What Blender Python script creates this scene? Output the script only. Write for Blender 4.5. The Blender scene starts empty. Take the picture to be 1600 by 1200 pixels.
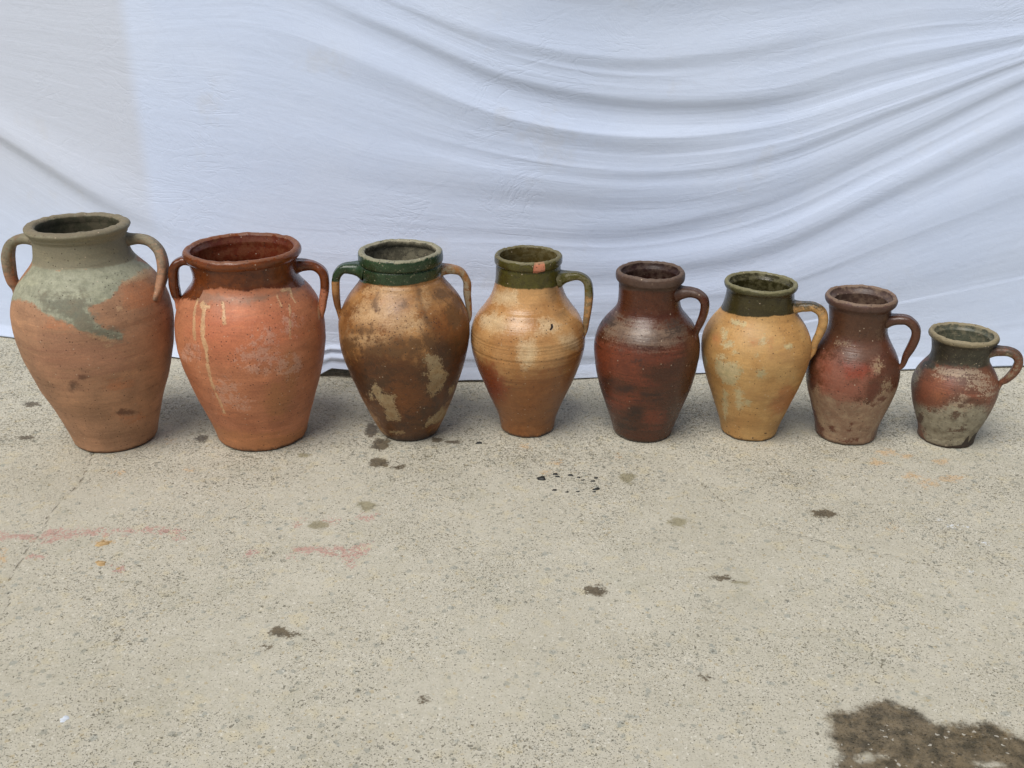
import bpy, math, random
import numpy as np
from mathutils import Vector

# ------------------------------------------------------------------ camera, world, light
scene = bpy.context.scene
COL = scene.collection
cam_data = bpy.data.cameras.new("camera")
cam = bpy.data.objects.new("camera", cam_data)
COL.objects.link(cam)
cam.location = (0, 0, 0.9)
cam.rotation_euler = (math.radians(90 - 23.2), 0, 0)
cam_data.sensor_width = 36.0
cam_data.lens = 36.0 * 1550 / 1600
cam_data.clip_start = 0.05
cam_data.clip_end = 500
scene.camera = cam

SUN_ELEV, SUN_AZ = 60.0, 212.0          # azimuth clockwise from +Y: behind the camera, to its left
world = bpy.data.worlds.new("World")
scene.world = world
world.use_nodes = True
wn = world.node_tree
sky = wn.nodes.new("ShaderNodeTexSky")
sky.sky_type = 'NISHITA'
sky.sun_disc = False
sky.sun_elevation = math.radians(SUN_ELEV)
sky.sun_rotation = math.radians(SUN_AZ)
sky.air_density = 1.0
sky.dust_density = 3.0
sky.ozone_density = 1.0
wn.links.new(sky.outputs[0], wn.nodes["Background"].inputs[0])
wn.nodes["Background"].inputs[1].default_value = 0.052

sun_data = bpy.data.lights.new("sun", 'SUN')
sun_data.energy = 2.6
sun_data.angle = math.radians(38)
sun_data.color = (1.0, 0.985, 0.95)
sun = bpy.data.objects.new("sun", sun_data)
COL.objects.link(sun)
e, a = math.radians(SUN_ELEV), math.radians(SUN_AZ)
sdir = Vector((math.sin(a) * math.cos(e), math.cos(a) * math.cos(e), math.sin(e)))
sun.rotation_euler = sdir.to_track_quat('Z', 'Y').to_euler()
sun.location = sdir * 8

scene.view_settings.view_transform = 'Standard'
scene.view_settings.look = 'None'
scene.view_settings.exposure = 0.15
scene.view_settings.gamma = 1.0

# ------------------------------------------------------------------ measured data (metres, radians)
JARS = [{"lean":-0.0116,"x":-0.8104,"y":1.8282,"top":0.445,"prof":[[0.0802,0.0],[0.0817,0.0094],[0.0838,0.0187],[0.0865,0.0281],[0.0893,0.0375],[0.0921,0.0468],[0.0949,0.0562],[0.0978,0.0656],[0.1007,0.075],[0.1038,0.0843],[0.1071,0.0937],[0.1107,0.1031],[0.1144,0.1124],[0.118,0.1218],[0.1214,0.1312],[0.1245,0.1405],[0.1272,0.1499],[0.1299,0.1593],[0.1325,0.1686],[0.1349,0.178],[0.1372,0.1874],[0.1391,0.1968],[0.1407,0.2061],[0.1422,0.2155],[0.1436,0.2249],[0.1448,0.2342],[0.1457,0.2436],[0.1462,0.253],[0.1461,0.2623],[0.1456,0.2717],[0.1447,0.2811],[0.1432,0.2905],[0.1408,0.2998],[0.1377,0.3092],[0.1339,0.3186],[0.1293,0.3279],[0.1236,0.3373],[0.1168,0.3467],[0.1086,0.356],[0.0998,0.3654],[0.0924,0.3748],[0.0878,0.3841],[0.0856,0.3935],[0.0846,0.4029],[0.084,0.4123],[0.0835,0.4216]],"rim":[[0.0737,0.4404],[0.0778,0.4446],[0.084,0.4455],[0.0901,0.4442],[0.0934,0.4412],[0.0938,0.4379],[0.0914,0.4336],[0.0881,0.4298],[0.0868,0.4256]],"rimsplit":None,"zneck":0.3774,"handles":[[-6,[[0.0739,0.0239,0.4072,0.0217],[0.0979,0.0272,0.4072,0.0209],[0.1186,0.0253,0.4013,0.0201],[0.1345,0.0187,0.3859,0.0209],[0.1417,0.0085,0.3629,0.0218],[0.1413,-0.0036,0.3405,0.0201],[0.1363,-0.0159,0.3182,0.0167],[0.1338,-0.0287,0.3093,0.0125]]],[160,[[-0.0908,-0.0062,0.4152,0.0205],[-0.1105,-0.0075,0.4164,0.0205],[-0.13,-0.0089,0.4084,0.0206],[-0.1404,-0.0096,0.3895,0.0231],[-0.1438,-0.0098,0.364,0.0232],[-0.1435,-0.0098,0.3381,0.0208],[-0.1396,-0.0095,0.3162,0.0168]]]],"layers":{"slip":[["p",[-1.25,0.328],[-0.944,0.3807],[1.493,0.3803],[2.126,0.345],[0.954,0.3491],[0.739,0.3344],[0.59,0.325],[0.373,0.3234],[0.407,0.2968],[0.494,0.2831],[0.738,0.2633],[0.685,0.2545],[0.515,0.2576],[0.308,0.2786],[0.065,0.2985],[-0.102,0.3059],[-0.43,0.3262],[-0.753,0.3267],[-1.178,0.3091]],["above",[-0.944,0.3807],[0.37,0.3777],[1.353,0.3714]]],"darkslip":[["p",[-0.374,0.3358],[0.072,0.343],[0.379,0.3391],[0.373,0.3234],[0.407,0.2968],[0.494,0.2831],[0.738,0.2633],[0.685,0.2545],[0.515,0.2576],[0.308,0.2786],[0.067,0.3005],[-0.166,0.3184]]],"neckcol":[["above",[-0.944,0.3807],[0.335,0.3809],[1.49,0.374]]],"tan":[["p",[0.954,0.3491],[1.461,0.356],[2.133,0.3438],[1.771,0.3408],[1.183,0.3445],[0.929,0.3454]],["p",[0.784,0.3094],[0.774,0.3072],[0.756,0.3059],[0.737,0.3058],[0.721,0.3069],[0.71,0.3092],[0.712,0.3115],[0.722,0.3138],[0.74,0.315],[0.759,0.3152],[0.776,0.3141],[0.785,0.312]],["p",[0.308,0.2786],[0.4,0.2696],[0.594,0.2575],[0.641,0.2517],[0.462,0.2569],[0.323,0.2693]],["p",[0.546,0.2472],[0.538,0.2457],[0.522,0.2448],[0.501,0.245],[0.481,0.2461],[0.468,0.2477],[0.465,0.2495],[0.472,0.251],[0.488,0.2519],[0.509,0.2518],[0.528,0.2508],[0.542,0.249]]],"dark":[["p",[0.207,0.1858],[0.193,0.1832],[0.165,0.1815],[0.131,0.1811],[0.098,0.1821],[0.076,0.1842],[0.073,0.187],[0.087,0.1896],[0.114,0.1913],[0.148,0.1917],[0.181,0.1907],[0.201,0.1884]],["p",[0.018,0.1674],[-0.001,0.1618],[-0.033,0.1576],[-0.065,0.1561],[-0.092,0.1574],[-0.103,0.1614],[-0.095,0.1672],[-0.074,0.1727],[-0.043,0.1768],[-0.013,0.1783],[0.011,0.1768],[0.023,0.1729]],["p",[0.88,0.0839],[0.848,0.0816],[0.764,0.0821],[0.658,0.0847],[0.558,0.0891],[0.49,0.0938],[0.469,0.0982],[0.497,0.1013],[0.567,0.102],[0.664,0.0996],[0.765,0.0949],[0.847,0.0889]]],"orange":[["p",[0.749,0.1526],[0.722,0.1482],[0.656,0.1467],[0.569,0.1482],[0.487,0.1523],[0.432,0.158],[0.417,0.1639],[0.443,0.1686],[0.504,0.1709],[0.584,0.1698],[0.666,0.1654],[0.727,0.159]],["p",[1.492,0.3078],[1.365,0.3005],[1.195,0.2987],[1.03,0.3021],[0.902,0.31],[0.829,0.3208],[0.83,0.3321],[0.912,0.341],[1.067,0.345],[1.262,0.342],[1.431,0.3327],[1.52,0.3197]],["p",[0.221,0.2937],[0.193,0.2904],[0.124,0.2884],[0.031,0.2878],[-0.066,0.2887],[-0.138,0.2909],[-0.165,0.2942],[-0.136,0.2978],[-0.059,0.3007],[0.039,0.3016],[0.134,0.3003],[0.2,0.2973]],["p",[0.972,0.0697],[0.933,0.0673],[0.825,0.0688],[0.693,0.0725],[0.572,0.0773],[0.49,0.0827],[0.464,0.0875],[0.498,0.0906],[0.583,0.091],[0.699,0.0882],[0.826,0.0824],[0.929,0.0754]]],"red":[["p",[0.752,0.2185],[0.658,0.2012],[0.434,0.1929],[0.144,0.1922],[-0.153,0.1978],[-0.384,0.2095],[-0.433,0.2289],[-0.28,0.252],[-0.031,0.268],[0.249,0.2713],[0.506,0.2613],[0.691,0.2411]]]},"grooves":[]},
{"lean":-0.0046,"x":-0.5135,"y":1.8431,"top":0.3965,"prof":[[0.0886,0.0],[0.0902,0.0082],[0.0921,0.0165],[0.0944,0.0247],[0.0966,0.033],[0.099,0.0412],[0.1015,0.0495],[0.1043,0.0577],[0.1071,0.0659],[0.11,0.0742],[0.1128,0.0824],[0.1157,0.0907],[0.1186,0.0989],[0.1214,0.1072],[0.1241,0.1154],[0.1266,0.1236],[0.1289,0.1319],[0.1312,0.1401],[0.1334,0.1484],[0.1356,0.1566],[0.1373,0.1648],[0.1388,0.1731],[0.1402,0.1813],[0.1415,0.1896],[0.1426,0.1978],[0.1433,0.2061],[0.1437,0.2143],[0.1438,0.2225],[0.1437,0.2308],[0.1433,0.239],[0.1426,0.2473],[0.1415,0.2555],[0.14,0.2638],[0.1378,0.272],[0.135,0.2802],[0.1315,0.2885],[0.127,0.2967],[0.1215,0.305],[0.1149,0.3132],[0.1077,0.3215],[0.1016,0.3297],[0.098,0.3379],[0.097,0.3462],[0.0977,0.3544],[0.0992,0.3627],[0.1012,0.3709]],"rim":[[0.0959,0.3917],[0.1013,0.3957],[0.1063,0.3953],[0.1102,0.3905],[0.1105,0.3837],[0.1063,0.3773],[0.1013,0.3749]],"rimsplit":None,"zneck":0.3261,"handles":[[-2,[[0.0869,0.021,0.3503,0.0276],[0.1082,0.0238,0.3524,0.0245],[0.1296,0.0245,0.3493,0.0197],[0.1447,0.0221,0.3357,0.0206],[0.1474,0.0168,0.3105,0.0198],[0.1429,0.0102,0.2835,0.0183],[0.1383,0.0038,0.2606,0.0143]]],[172,[[-0.1028,-0.0137,0.3725,0.0193],[-0.116,-0.0154,0.3711,0.0185],[-0.1297,-0.0172,0.3596,0.0209],[-0.1345,-0.0179,0.3337,0.0217],[-0.1339,-0.0178,0.3093,0.0203],[-0.1302,-0.0173,0.2886,0.0157]]]],"layers":{"glaze":[["above",[-1.434,0.2968],[-0.978,0.3124],[-0.649,0.3172],[-0.622,0.3343],[-0.219,0.3439],[0.239,0.3374],[0.624,0.339],[1.13,0.3267],[1.484,0.3189]]],"grey":[["p",[-0.785,0.3342],[1.513,0.3199],[1.306,0.3151],[0.726,0.3233],[0.252,0.3169],[-0.086,0.3224],[-0.525,0.3139],[-0.717,0.3185]]],"cream":[["l",0.0031,[-0.672,0.3155],[-0.639,0.3038],[-0.575,0.2812],[-0.538,0.2526]],["l",0.0043,[-0.541,0.3127],[-0.446,0.3088],[-0.427,0.2911],[-0.389,0.2559],[-0.357,0.2373]],["l",0.0027,[-0.357,0.2373],[-0.377,0.2003],[-0.371,0.147],[-0.34,0.1191],[-0.344,0.0981]],["l",0.0027,[-0.155,0.3176],[-0.114,0.31],[-0.085,0.2871]],["l",0.0031,[-0.535,0.3115],[-0.378,0.3111]],["l",0.0023,[0.786,0.3231],[0.774,0.314],[0.776,0.3067]],["l",0.0023,[1.124,0.3261],[1.05,0.3139],[1.057,0.3048]],["l",0.0027,[0.926,0.3275],[1.124,0.3261]],["l",0.0012,[0.916,0.3037],[0.831,0.2812],[0.763,0.2455]],["p",[1.582,0.2698],[1.49,0.2627],[1.435,0.257],[1.4,0.2557],[1.394,0.259],[1.418,0.2661],[1.481,0.2745],[1.589,0.2809],[1.738,0.2827],[1.885,0.2793],[1.885,0.2761],[1.712,0.2753]]],"bloom":[["p",[0.537,0.2169],[0.495,0.1994],[0.401,0.1877],[0.28,0.1849],[0.168,0.1918],[0.096,0.2064],[0.079,0.2247],[0.123,0.2423],[0.215,0.2539],[0.333,0.257],[0.444,0.2502],[0.519,0.2354]],["p",[0.546,0.2581],[0.526,0.2529],[0.483,0.2497],[0.43,0.2493],[0.38,0.252],[0.347,0.2566],[0.338,0.2625],[0.357,0.2676],[0.399,0.2708],[0.453,0.2713],[0.504,0.2688],[0.538,0.2639]],["p",[0.034,0.1514],[-0.012,0.1373],[-0.107,0.1263],[-0.232,0.1209],[-0.348,0.1228],[-0.418,0.1316],[-0.41,0.146],[-0.339,0.1616],[-0.238,0.1732],[-0.128,0.1781],[-0.035,0.1749],[0.024,0.1651]],["p",[0.15,0.1269],[0.12,0.1174],[0.055,0.1105],[-0.029,0.1078],[-0.104,0.1103],[-0.15,0.1172],[-0.152,0.1269],[-0.114,0.1369],[-0.048,0.144],[0.028,0.1467],[0.096,0.1438],[0.14,0.1365]],["p",[-0.457,0.2271],[-0.491,0.2182],[-0.572,0.2098],[-0.687,0.2036],[-0.826,0.2003],[-0.947,0.201],[-0.971,0.2083],[-0.882,0.2207],[-0.755,0.2317],[-0.633,0.2381],[-0.534,0.2389],[-0.472,0.2348]],["p",[0.926,0.1847],[0.897,0.1752],[0.821,0.1706],[0.725,0.1717],[0.634,0.1782],[0.573,0.1884],[0.555,0.1996],[0.582,0.2093],[0.647,0.2147],[0.735,0.2143],[0.824,0.2079],[0.895,0.197]],["p",[0.939,0.27],[0.898,0.26],[0.838,0.2537],[0.772,0.253],[0.719,0.2579],[0.688,0.2672],[0.693,0.2781],[0.735,0.2877],[0.804,0.2935],[0.879,0.2942],[0.932,0.2897],[0.953,0.2809]]],"ochre":[["below",[-0.754,0.051],[0.268,0.0412],[1.663,0.0203]],["p",[0.823,0.1675],[0.821,0.1404],[0.794,0.1211],[0.744,0.1156],[0.686,0.1256],[0.645,0.1477],[0.634,0.1752],[0.651,0.2007],[0.692,0.2175],[0.741,0.2222],[0.781,0.214],[0.808,0.1945]],["p",[0.744,0.1156],[0.731,0.0941],[0.656,0.0807],[0.545,0.0784],[0.438,0.0877],[0.372,0.106],[0.357,0.1282],[0.39,0.1488],[0.457,0.1622],[0.544,0.165],[0.631,0.1567],[0.705,0.1384]]],"bright":[["p",[0.907,0.2558],[0.768,0.2354],[0.489,0.2253],[0.155,0.2243],[-0.18,0.231],[-0.46,0.2448],[-0.588,0.2664],[-0.492,0.2916],[-0.202,0.3104],[0.219,0.3157],[0.611,0.3052],[0.852,0.2825]]]},"grooves":[]},
{"lean":-0.0073,"x":-0.2125,"y":1.8584,"top":0.3857,"prof":[[0.0573,0.0],[0.0608,0.0073],[0.0644,0.0146],[0.0681,0.0219],[0.0717,0.0292],[0.0751,0.0365],[0.0783,0.0438],[0.0814,0.0511],[0.0844,0.0584],[0.0874,0.0658],[0.0903,0.0731],[0.0931,0.0804],[0.0959,0.0877],[0.0985,0.095],[0.1009,0.1023],[0.1034,0.1096],[0.106,0.1169],[0.1085,0.1242],[0.1111,0.1315],[0.1135,0.1388],[0.1158,0.1461],[0.118,0.1534],[0.1201,0.1607],[0.122,0.168],[0.1239,0.1753],[0.1255,0.1826],[0.1268,0.1899],[0.1278,0.1973],[0.1285,0.2046],[0.1291,0.2119],[0.1293,0.2192],[0.1294,0.2265],[0.1291,0.2338],[0.1285,0.2411],[0.1274,0.2484],[0.1257,0.2557],[0.1233,0.263],[0.1202,0.2703],[0.1167,0.2776],[0.1127,0.2849],[0.1079,0.2922],[0.1025,0.2995],[0.0965,0.3068],[0.0903,0.3141],[0.0847,0.3215],[0.0801,0.3288]],"rim":[[0.0684,0.3826],[0.0739,0.3857],[0.0791,0.3842],[0.0813,0.3796],[0.0817,0.3703],[0.0806,0.3634],[0.0776,0.3611],[0.0773,0.3592],[0.0791,0.3569],[0.0787,0.3435],[0.0769,0.3328]],"rimsplit":7,"zneck":0.3329,"handles":[[4,[[0.0734,0.0136,0.3422,0.0225],[0.0938,0.0174,0.341,0.0196],[0.1123,0.0209,0.3341,0.0174],[0.1232,0.0229,0.3139,0.0174],[0.1238,0.023,0.286,0.0168],[0.1227,0.0228,0.262,0.0153],[0.123,0.0228,0.2377,0.0108]]],[180,[[-0.0788,-0.009,0.3489,0.0315],[-0.0968,-0.0111,0.3522,0.0252],[-0.1152,-0.0132,0.3501,0.0204],[-0.1267,-0.0145,0.3352,0.0185],[-0.1299,-0.0149,0.3101,0.0179],[-0.1289,-0.0147,0.2826,0.015],[-0.126,-0.0144,0.2587,0.0113]]]],"layers":{"glaze":[["above",[-1.273,0.3283],[-0.479,0.336],[0.081,0.3362],[0.586,0.3391],[1.352,0.3381]]],"speckle":[["p",[0.466,0.2582],[0.356,0.2367],[0.112,0.2214],[-0.215,0.2138],[-0.59,0.2132],[-0.981,0.2182],[-1.258,0.232],[-1.044,0.2654],[-0.7,0.2912],[-0.262,0.3025],[0.152,0.2979],[0.407,0.2809]],["p",[0.962,0.2734],[0.842,0.263],[0.662,0.2576],[0.466,0.2582],[0.292,0.2645],[0.17,0.2752],[0.129,0.288],[0.193,0.2998],[0.371,0.3073],[0.617,0.3076],[0.844,0.3001],[0.968,0.2872]]],"dark":[["p",[-1.292,0.1791],[-0.637,0.2246],[-0.293,0.2396],[0.119,0.2027],[0.319,0.2084],[0.482,0.2436],[0.722,0.2522],[1.436,0.2751],[1.645,0.2381],[1.009,-0.0048],[-0.647,-0.0048]]],"cream":[["p",[-0.415,0.1555],[-0.324,0.1295],[-0.114,0.1273],[-0.121,0.0935],[-0.103,0.0635],[-0.423,0.0594],[-0.373,0.0904],[-0.536,0.1105],[-0.557,0.138]],["p",[0.395,0.2208],[0.661,0.1999],[0.715,0.1729],[0.857,0.1588],[0.787,0.1302],[0.603,0.1134],[0.467,0.1311],[0.469,0.1805],[0.391,0.2031]],["p",[1.146,0.1241],[1.244,0.1021],[1.066,0.0963],[0.96,0.1188]],["p",[0.563,0.0562],[0.949,0.0779],[1.445,0.0406],[0.786,0.0399],[0.495,0.0372]],["p",[-0.566,0.1182],[-0.59,0.1132],[-0.629,0.1089],[-0.667,0.1067],[-0.7,0.1067],[-0.711,0.1094],[-0.697,0.1141],[-0.668,0.1192],[-0.63,0.1235],[-0.594,0.1258],[-0.566,0.1255],[-0.557,0.1227]],["p",[-0.037,0.029],[-0.069,0.0271],[-0.156,0.0251],[-0.278,0.0234],[-0.41,0.022],[-0.509,0.0216],[-0.54,0.0228],[-0.485,0.0258],[-0.373,0.0294],[-0.251,0.0314],[-0.138,0.032],[-0.062,0.0309]],["p",[0.431,0.1728],[0.427,0.1711],[0.414,0.1701],[0.394,0.1701],[0.376,0.1709],[0.362,0.1724],[0.356,0.1744],[0.361,0.1761],[0.374,0.1771],[0.393,0.177],[0.411,0.1763],[0.425,0.1747]]],"pale":[["p",[-0.001,0.2913],[-0.046,0.2804],[-0.167,0.2717],[-0.337,0.2671],[-0.529,0.2671],[-0.706,0.2719],[-0.821,0.2809],[-0.821,0.2926],[-0.686,0.3036],[-0.456,0.3097],[-0.22,0.3088],[-0.057,0.3018]],["p",[-0.059,0.2487],[-0.107,0.2394],[-0.236,0.2316],[-0.423,0.2261],[-0.637,0.2233],[-0.83,0.2241],[-0.909,0.2309],[-0.823,0.2435],[-0.643,0.2555],[-0.43,0.2624],[-0.238,0.2626],[-0.105,0.2573]],["p",[0.658,0.31],[0.602,0.3031],[0.543,0.2983],[0.489,0.2971],[0.451,0.2996],[0.436,0.3054],[0.451,0.3127],[0.494,0.32],[0.561,0.325],[0.63,0.3264],[0.679,0.3235],[0.69,0.3174]],["p",[0.457,0.272],[0.396,0.2629],[0.27,0.2571],[0.112,0.2556],[-0.044,0.2584],[-0.165,0.2653],[-0.217,0.2748],[-0.178,0.2847],[-0.051,0.2919],[0.133,0.2941],[0.312,0.2904],[0.43,0.2822]],["p",[0.208,0.3269],[0.138,0.3225],[-0.032,0.3194],[-0.265,0.3173],[-0.515,0.3164],[-0.744,0.3166],[-0.877,0.3192],[-0.825,0.3251],[-0.611,0.3317],[-0.279,0.3379],[-0.028,0.3374],[0.147,0.3317]]],"stain":[["p",[0.226,0.305],[0.208,0.3022],[0.169,0.3002],[0.119,0.2995],[0.071,0.3005],[0.034,0.3026],[0.02,0.3056],[0.034,0.3086],[0.073,0.3107],[0.128,0.3114],[0.181,0.3104],[0.216,0.3081]],["p",[0.568,0.2341],[0.514,0.2299],[0.383,0.2284],[0.213,0.2294],[0.047,0.232],[-0.074,0.236],[-0.118,0.2412],[-0.071,0.2469],[0.054,0.2509],[0.223,0.2513],[0.394,0.2475],[0.522,0.2409]],["p",[0.323,0.2241],[0.269,0.2198],[0.125,0.2175],[-0.071,0.2164],[-0.273,0.2161],[-0.434,0.2169],[-0.494,0.2206],[-0.427,0.2271],[-0.265,0.2335],[-0.063,0.2363],[0.131,0.2348],[0.272,0.2298]],["p",[-0.363,0.26],[-0.385,0.2553],[-0.454,0.2509],[-0.557,0.2475],[-0.673,0.2457],[-0.768,0.2463],[-0.809,0.2496],[-0.781,0.255],[-0.692,0.2608],[-0.579,0.2646],[-0.471,0.2656],[-0.393,0.2637]],["p",[1.318,0.2682],[1.18,0.2566],[1.058,0.249],[0.958,0.2481],[0.886,0.2551],[0.866,0.2675],[0.911,0.2819],[1.038,0.2939],[1.23,0.2999],[1.433,0.2981],[1.534,0.2901],[1.465,0.2798]],["p",[-0.678,0.2233],[-0.711,0.2124],[-0.795,0.202],[-0.92,0.1944],[-1.075,0.1905],[-1.243,0.1902],[-1.243,0.2005],[-1.104,0.217],[-0.972,0.2297],[-0.854,0.2367],[-0.757,0.2375],[-0.696,0.2324]],["l",0.003,[-0.469,0.3219],[-0.479,0.3094],[-0.397,0.2982]],["p",[-0.592,0.243],[-0.603,0.2389],[-0.631,0.2354],[-0.673,0.2331],[-0.713,0.233],[-0.746,0.2347],[-0.756,0.2382],[-0.746,0.2423],[-0.715,0.2459],[-0.675,0.2481],[-0.634,0.2482],[-0.605,0.2463]],["p",[1.433,0.2981],[1.291,0.2971],[1.119,0.2982],[0.959,0.301],[0.836,0.305],[0.766,0.3098],[0.763,0.3146],[0.836,0.3183],[0.985,0.319],[1.176,0.3162],[1.367,0.3098],[1.47,0.3027]],["l",0.0037,[0.487,0.328],[0.463,0.3006],[0.488,0.2715]]],"black":[["below",[-1.184,0.0068],[0.117,0.0146],[1.407,0.0149]]],"orange":[["p",[1.413,0.0107],[1.422,0.0053],[1.628,-0.0048],[1.106,0.009],[0.824,0.0188],[0.679,0.0269],[0.618,0.0343],[0.635,0.0395],[0.716,0.0415],[0.864,0.0385],[1.105,0.029],[1.407,0.0155]],["p",[1.251,0.2479],[1.149,0.2348],[1.001,0.2281],[0.847,0.2293],[0.722,0.2381],[0.649,0.2524],[0.651,0.2681],[0.732,0.2814],[0.883,0.2888],[1.067,0.2878],[1.215,0.2787],[1.279,0.264]],["p",[0.404,0.1185],[0.37,0.1],[0.244,0.0878],[0.065,0.0839],[-0.108,0.0891],[-0.216,0.1025],[-0.229,0.1215],[-0.158,0.1411],[-0.037,0.1554],[0.103,0.16],[0.241,0.1538],[0.35,0.1385]]]},"grooves":[]},
{"lean":-0.0015,"x":0.0326,"y":1.8729,"top":0.3732,"prof":[[0.0555,0.0],[0.0563,0.0077],[0.0573,0.0155],[0.0586,0.0232],[0.0604,0.031],[0.0628,0.0387],[0.0657,0.0465],[0.0688,0.0542],[0.072,0.062],[0.0753,0.0697],[0.0786,0.0775],[0.0819,0.0852],[0.0852,0.093],[0.0883,0.1007],[0.0915,0.1085],[0.0946,0.1162],[0.0976,0.124],[0.1004,0.1317],[0.1031,0.1395],[0.1057,0.1472],[0.1081,0.155],[0.1102,0.1627],[0.1119,0.1704],[0.1134,0.1782],[0.1145,0.1859],[0.1152,0.1937],[0.1155,0.2014],[0.1152,0.2092],[0.1144,0.2169],[0.1128,0.2247],[0.1105,0.2324],[0.1072,0.2402],[0.1027,0.2479],[0.0972,0.2557],[0.0912,0.2634],[0.0852,0.2712],[0.0798,0.2789],[0.0754,0.2867],[0.0719,0.2944],[0.0692,0.3022],[0.067,0.3099],[0.0654,0.3177],[0.0643,0.3254],[0.0638,0.3331],[0.0635,0.3409],[0.0634,0.3486]],"rim":[[0.0564,0.3702],[0.0606,0.3732],[0.0642,0.3721],[0.0663,0.368],[0.0663,0.3585],[0.0645,0.3548],[0.062,0.3526]],"rimsplit":None,"zneck":0.2987,"handles":[[-8,[[0.0648,-0.0103,0.3261,0.0283],[0.0805,-0.0127,0.3316,0.0212],[0.0997,-0.0158,0.3322,0.0162],[0.114,-0.018,0.3211,0.0177],[0.1182,-0.0187,0.2973,0.0192],[0.1173,-0.0186,0.2673,0.0179],[0.1146,-0.0181,0.2407,0.0151],[0.1127,-0.0178,0.2177,0.0101]]]],"layers":{"glaze":[["above",[-1.307,0.3189],[-0.649,0.3207],[-0.017,0.3212],[0.548,0.3208],[1.495,0.3152]]],"cream":[["p",[-1.275,0.2556],[-0.902,0.2699],[-0.617,0.2702],[-0.47,0.2572],[-0.479,0.245],[-0.738,0.2434],[-1.055,0.2416]],["p",[0.227,0.2681],[0.439,0.2679],[0.68,0.254],[0.505,0.2431],[0.153,0.2437]],["p",[-0.185,0.2327],[0.082,0.2348],[0.14,0.2088],[0.051,0.1868],[-0.071,0.1746],[-0.192,0.2012]],["p",[0.548,0.2376],[0.905,0.2307],[1.034,0.2101],[0.973,0.1972],[0.766,0.2081],[0.54,0.2245]],["p",[-1.317,0.306],[-0.341,0.3184],[-0.285,0.2953],[-0.845,0.2855],[-1.207,0.2852]]],"red":[["p",[-1.441,0.166],[-0.639,0.1772],[-0.445,0.1311],[-0.631,0.0944],[-1.238,0.0749],[-1.374,0.1163]]],"brown":[["below",[-1.371,0.1266],[-0.718,0.1412],[-0.009,0.1664],[0.543,0.1798],[1.371,0.1887]]],"chip":[["p",[0.149,0.3731],[0.37,0.3731],[0.464,0.3731],[0.476,0.3553],[0.262,0.3521],[0.12,0.3525]]],"stain":[["p",[0.976,0.3089],[0.886,0.3],[0.771,0.2944],[0.665,0.2932],[0.586,0.2969],[0.543,0.3047],[0.541,0.3149],[0.581,0.325],[0.657,0.332],[0.771,0.3333],[0.895,0.3287],[0.979,0.3195]],["p",[0.915,0.2649],[0.869,0.2624],[0.801,0.2613],[0.734,0.2617],[0.683,0.2634],[0.659,0.2662],[0.663,0.2695],[0.703,0.2722],[0.769,0.2737],[0.843,0.2733],[0.904,0.2712],[0.935,0.268]]],"black":[["p",[0.449,0.2581],[0.509,0.2585],[0.491,0.2522],[0.418,0.2472],[0.383,0.2494],[0.445,0.2532]],["p",[0.622,0.2477],[0.619,0.2471],[0.61,0.2468],[0.597,0.247],[0.59,0.2471],[0.584,0.2478],[0.583,0.2484],[0.589,0.2489],[0.598,0.2492],[0.609,0.2492],[0.618,0.2488],[0.622,0.2484]]]},"grooves":[[0.2705,1.2],[0.2655,1.0],[0.261,0.8],[0.2169,1.1],[0.2111,1.3],[0.2053,0.9],[0.1897,0.9]]},
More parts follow.
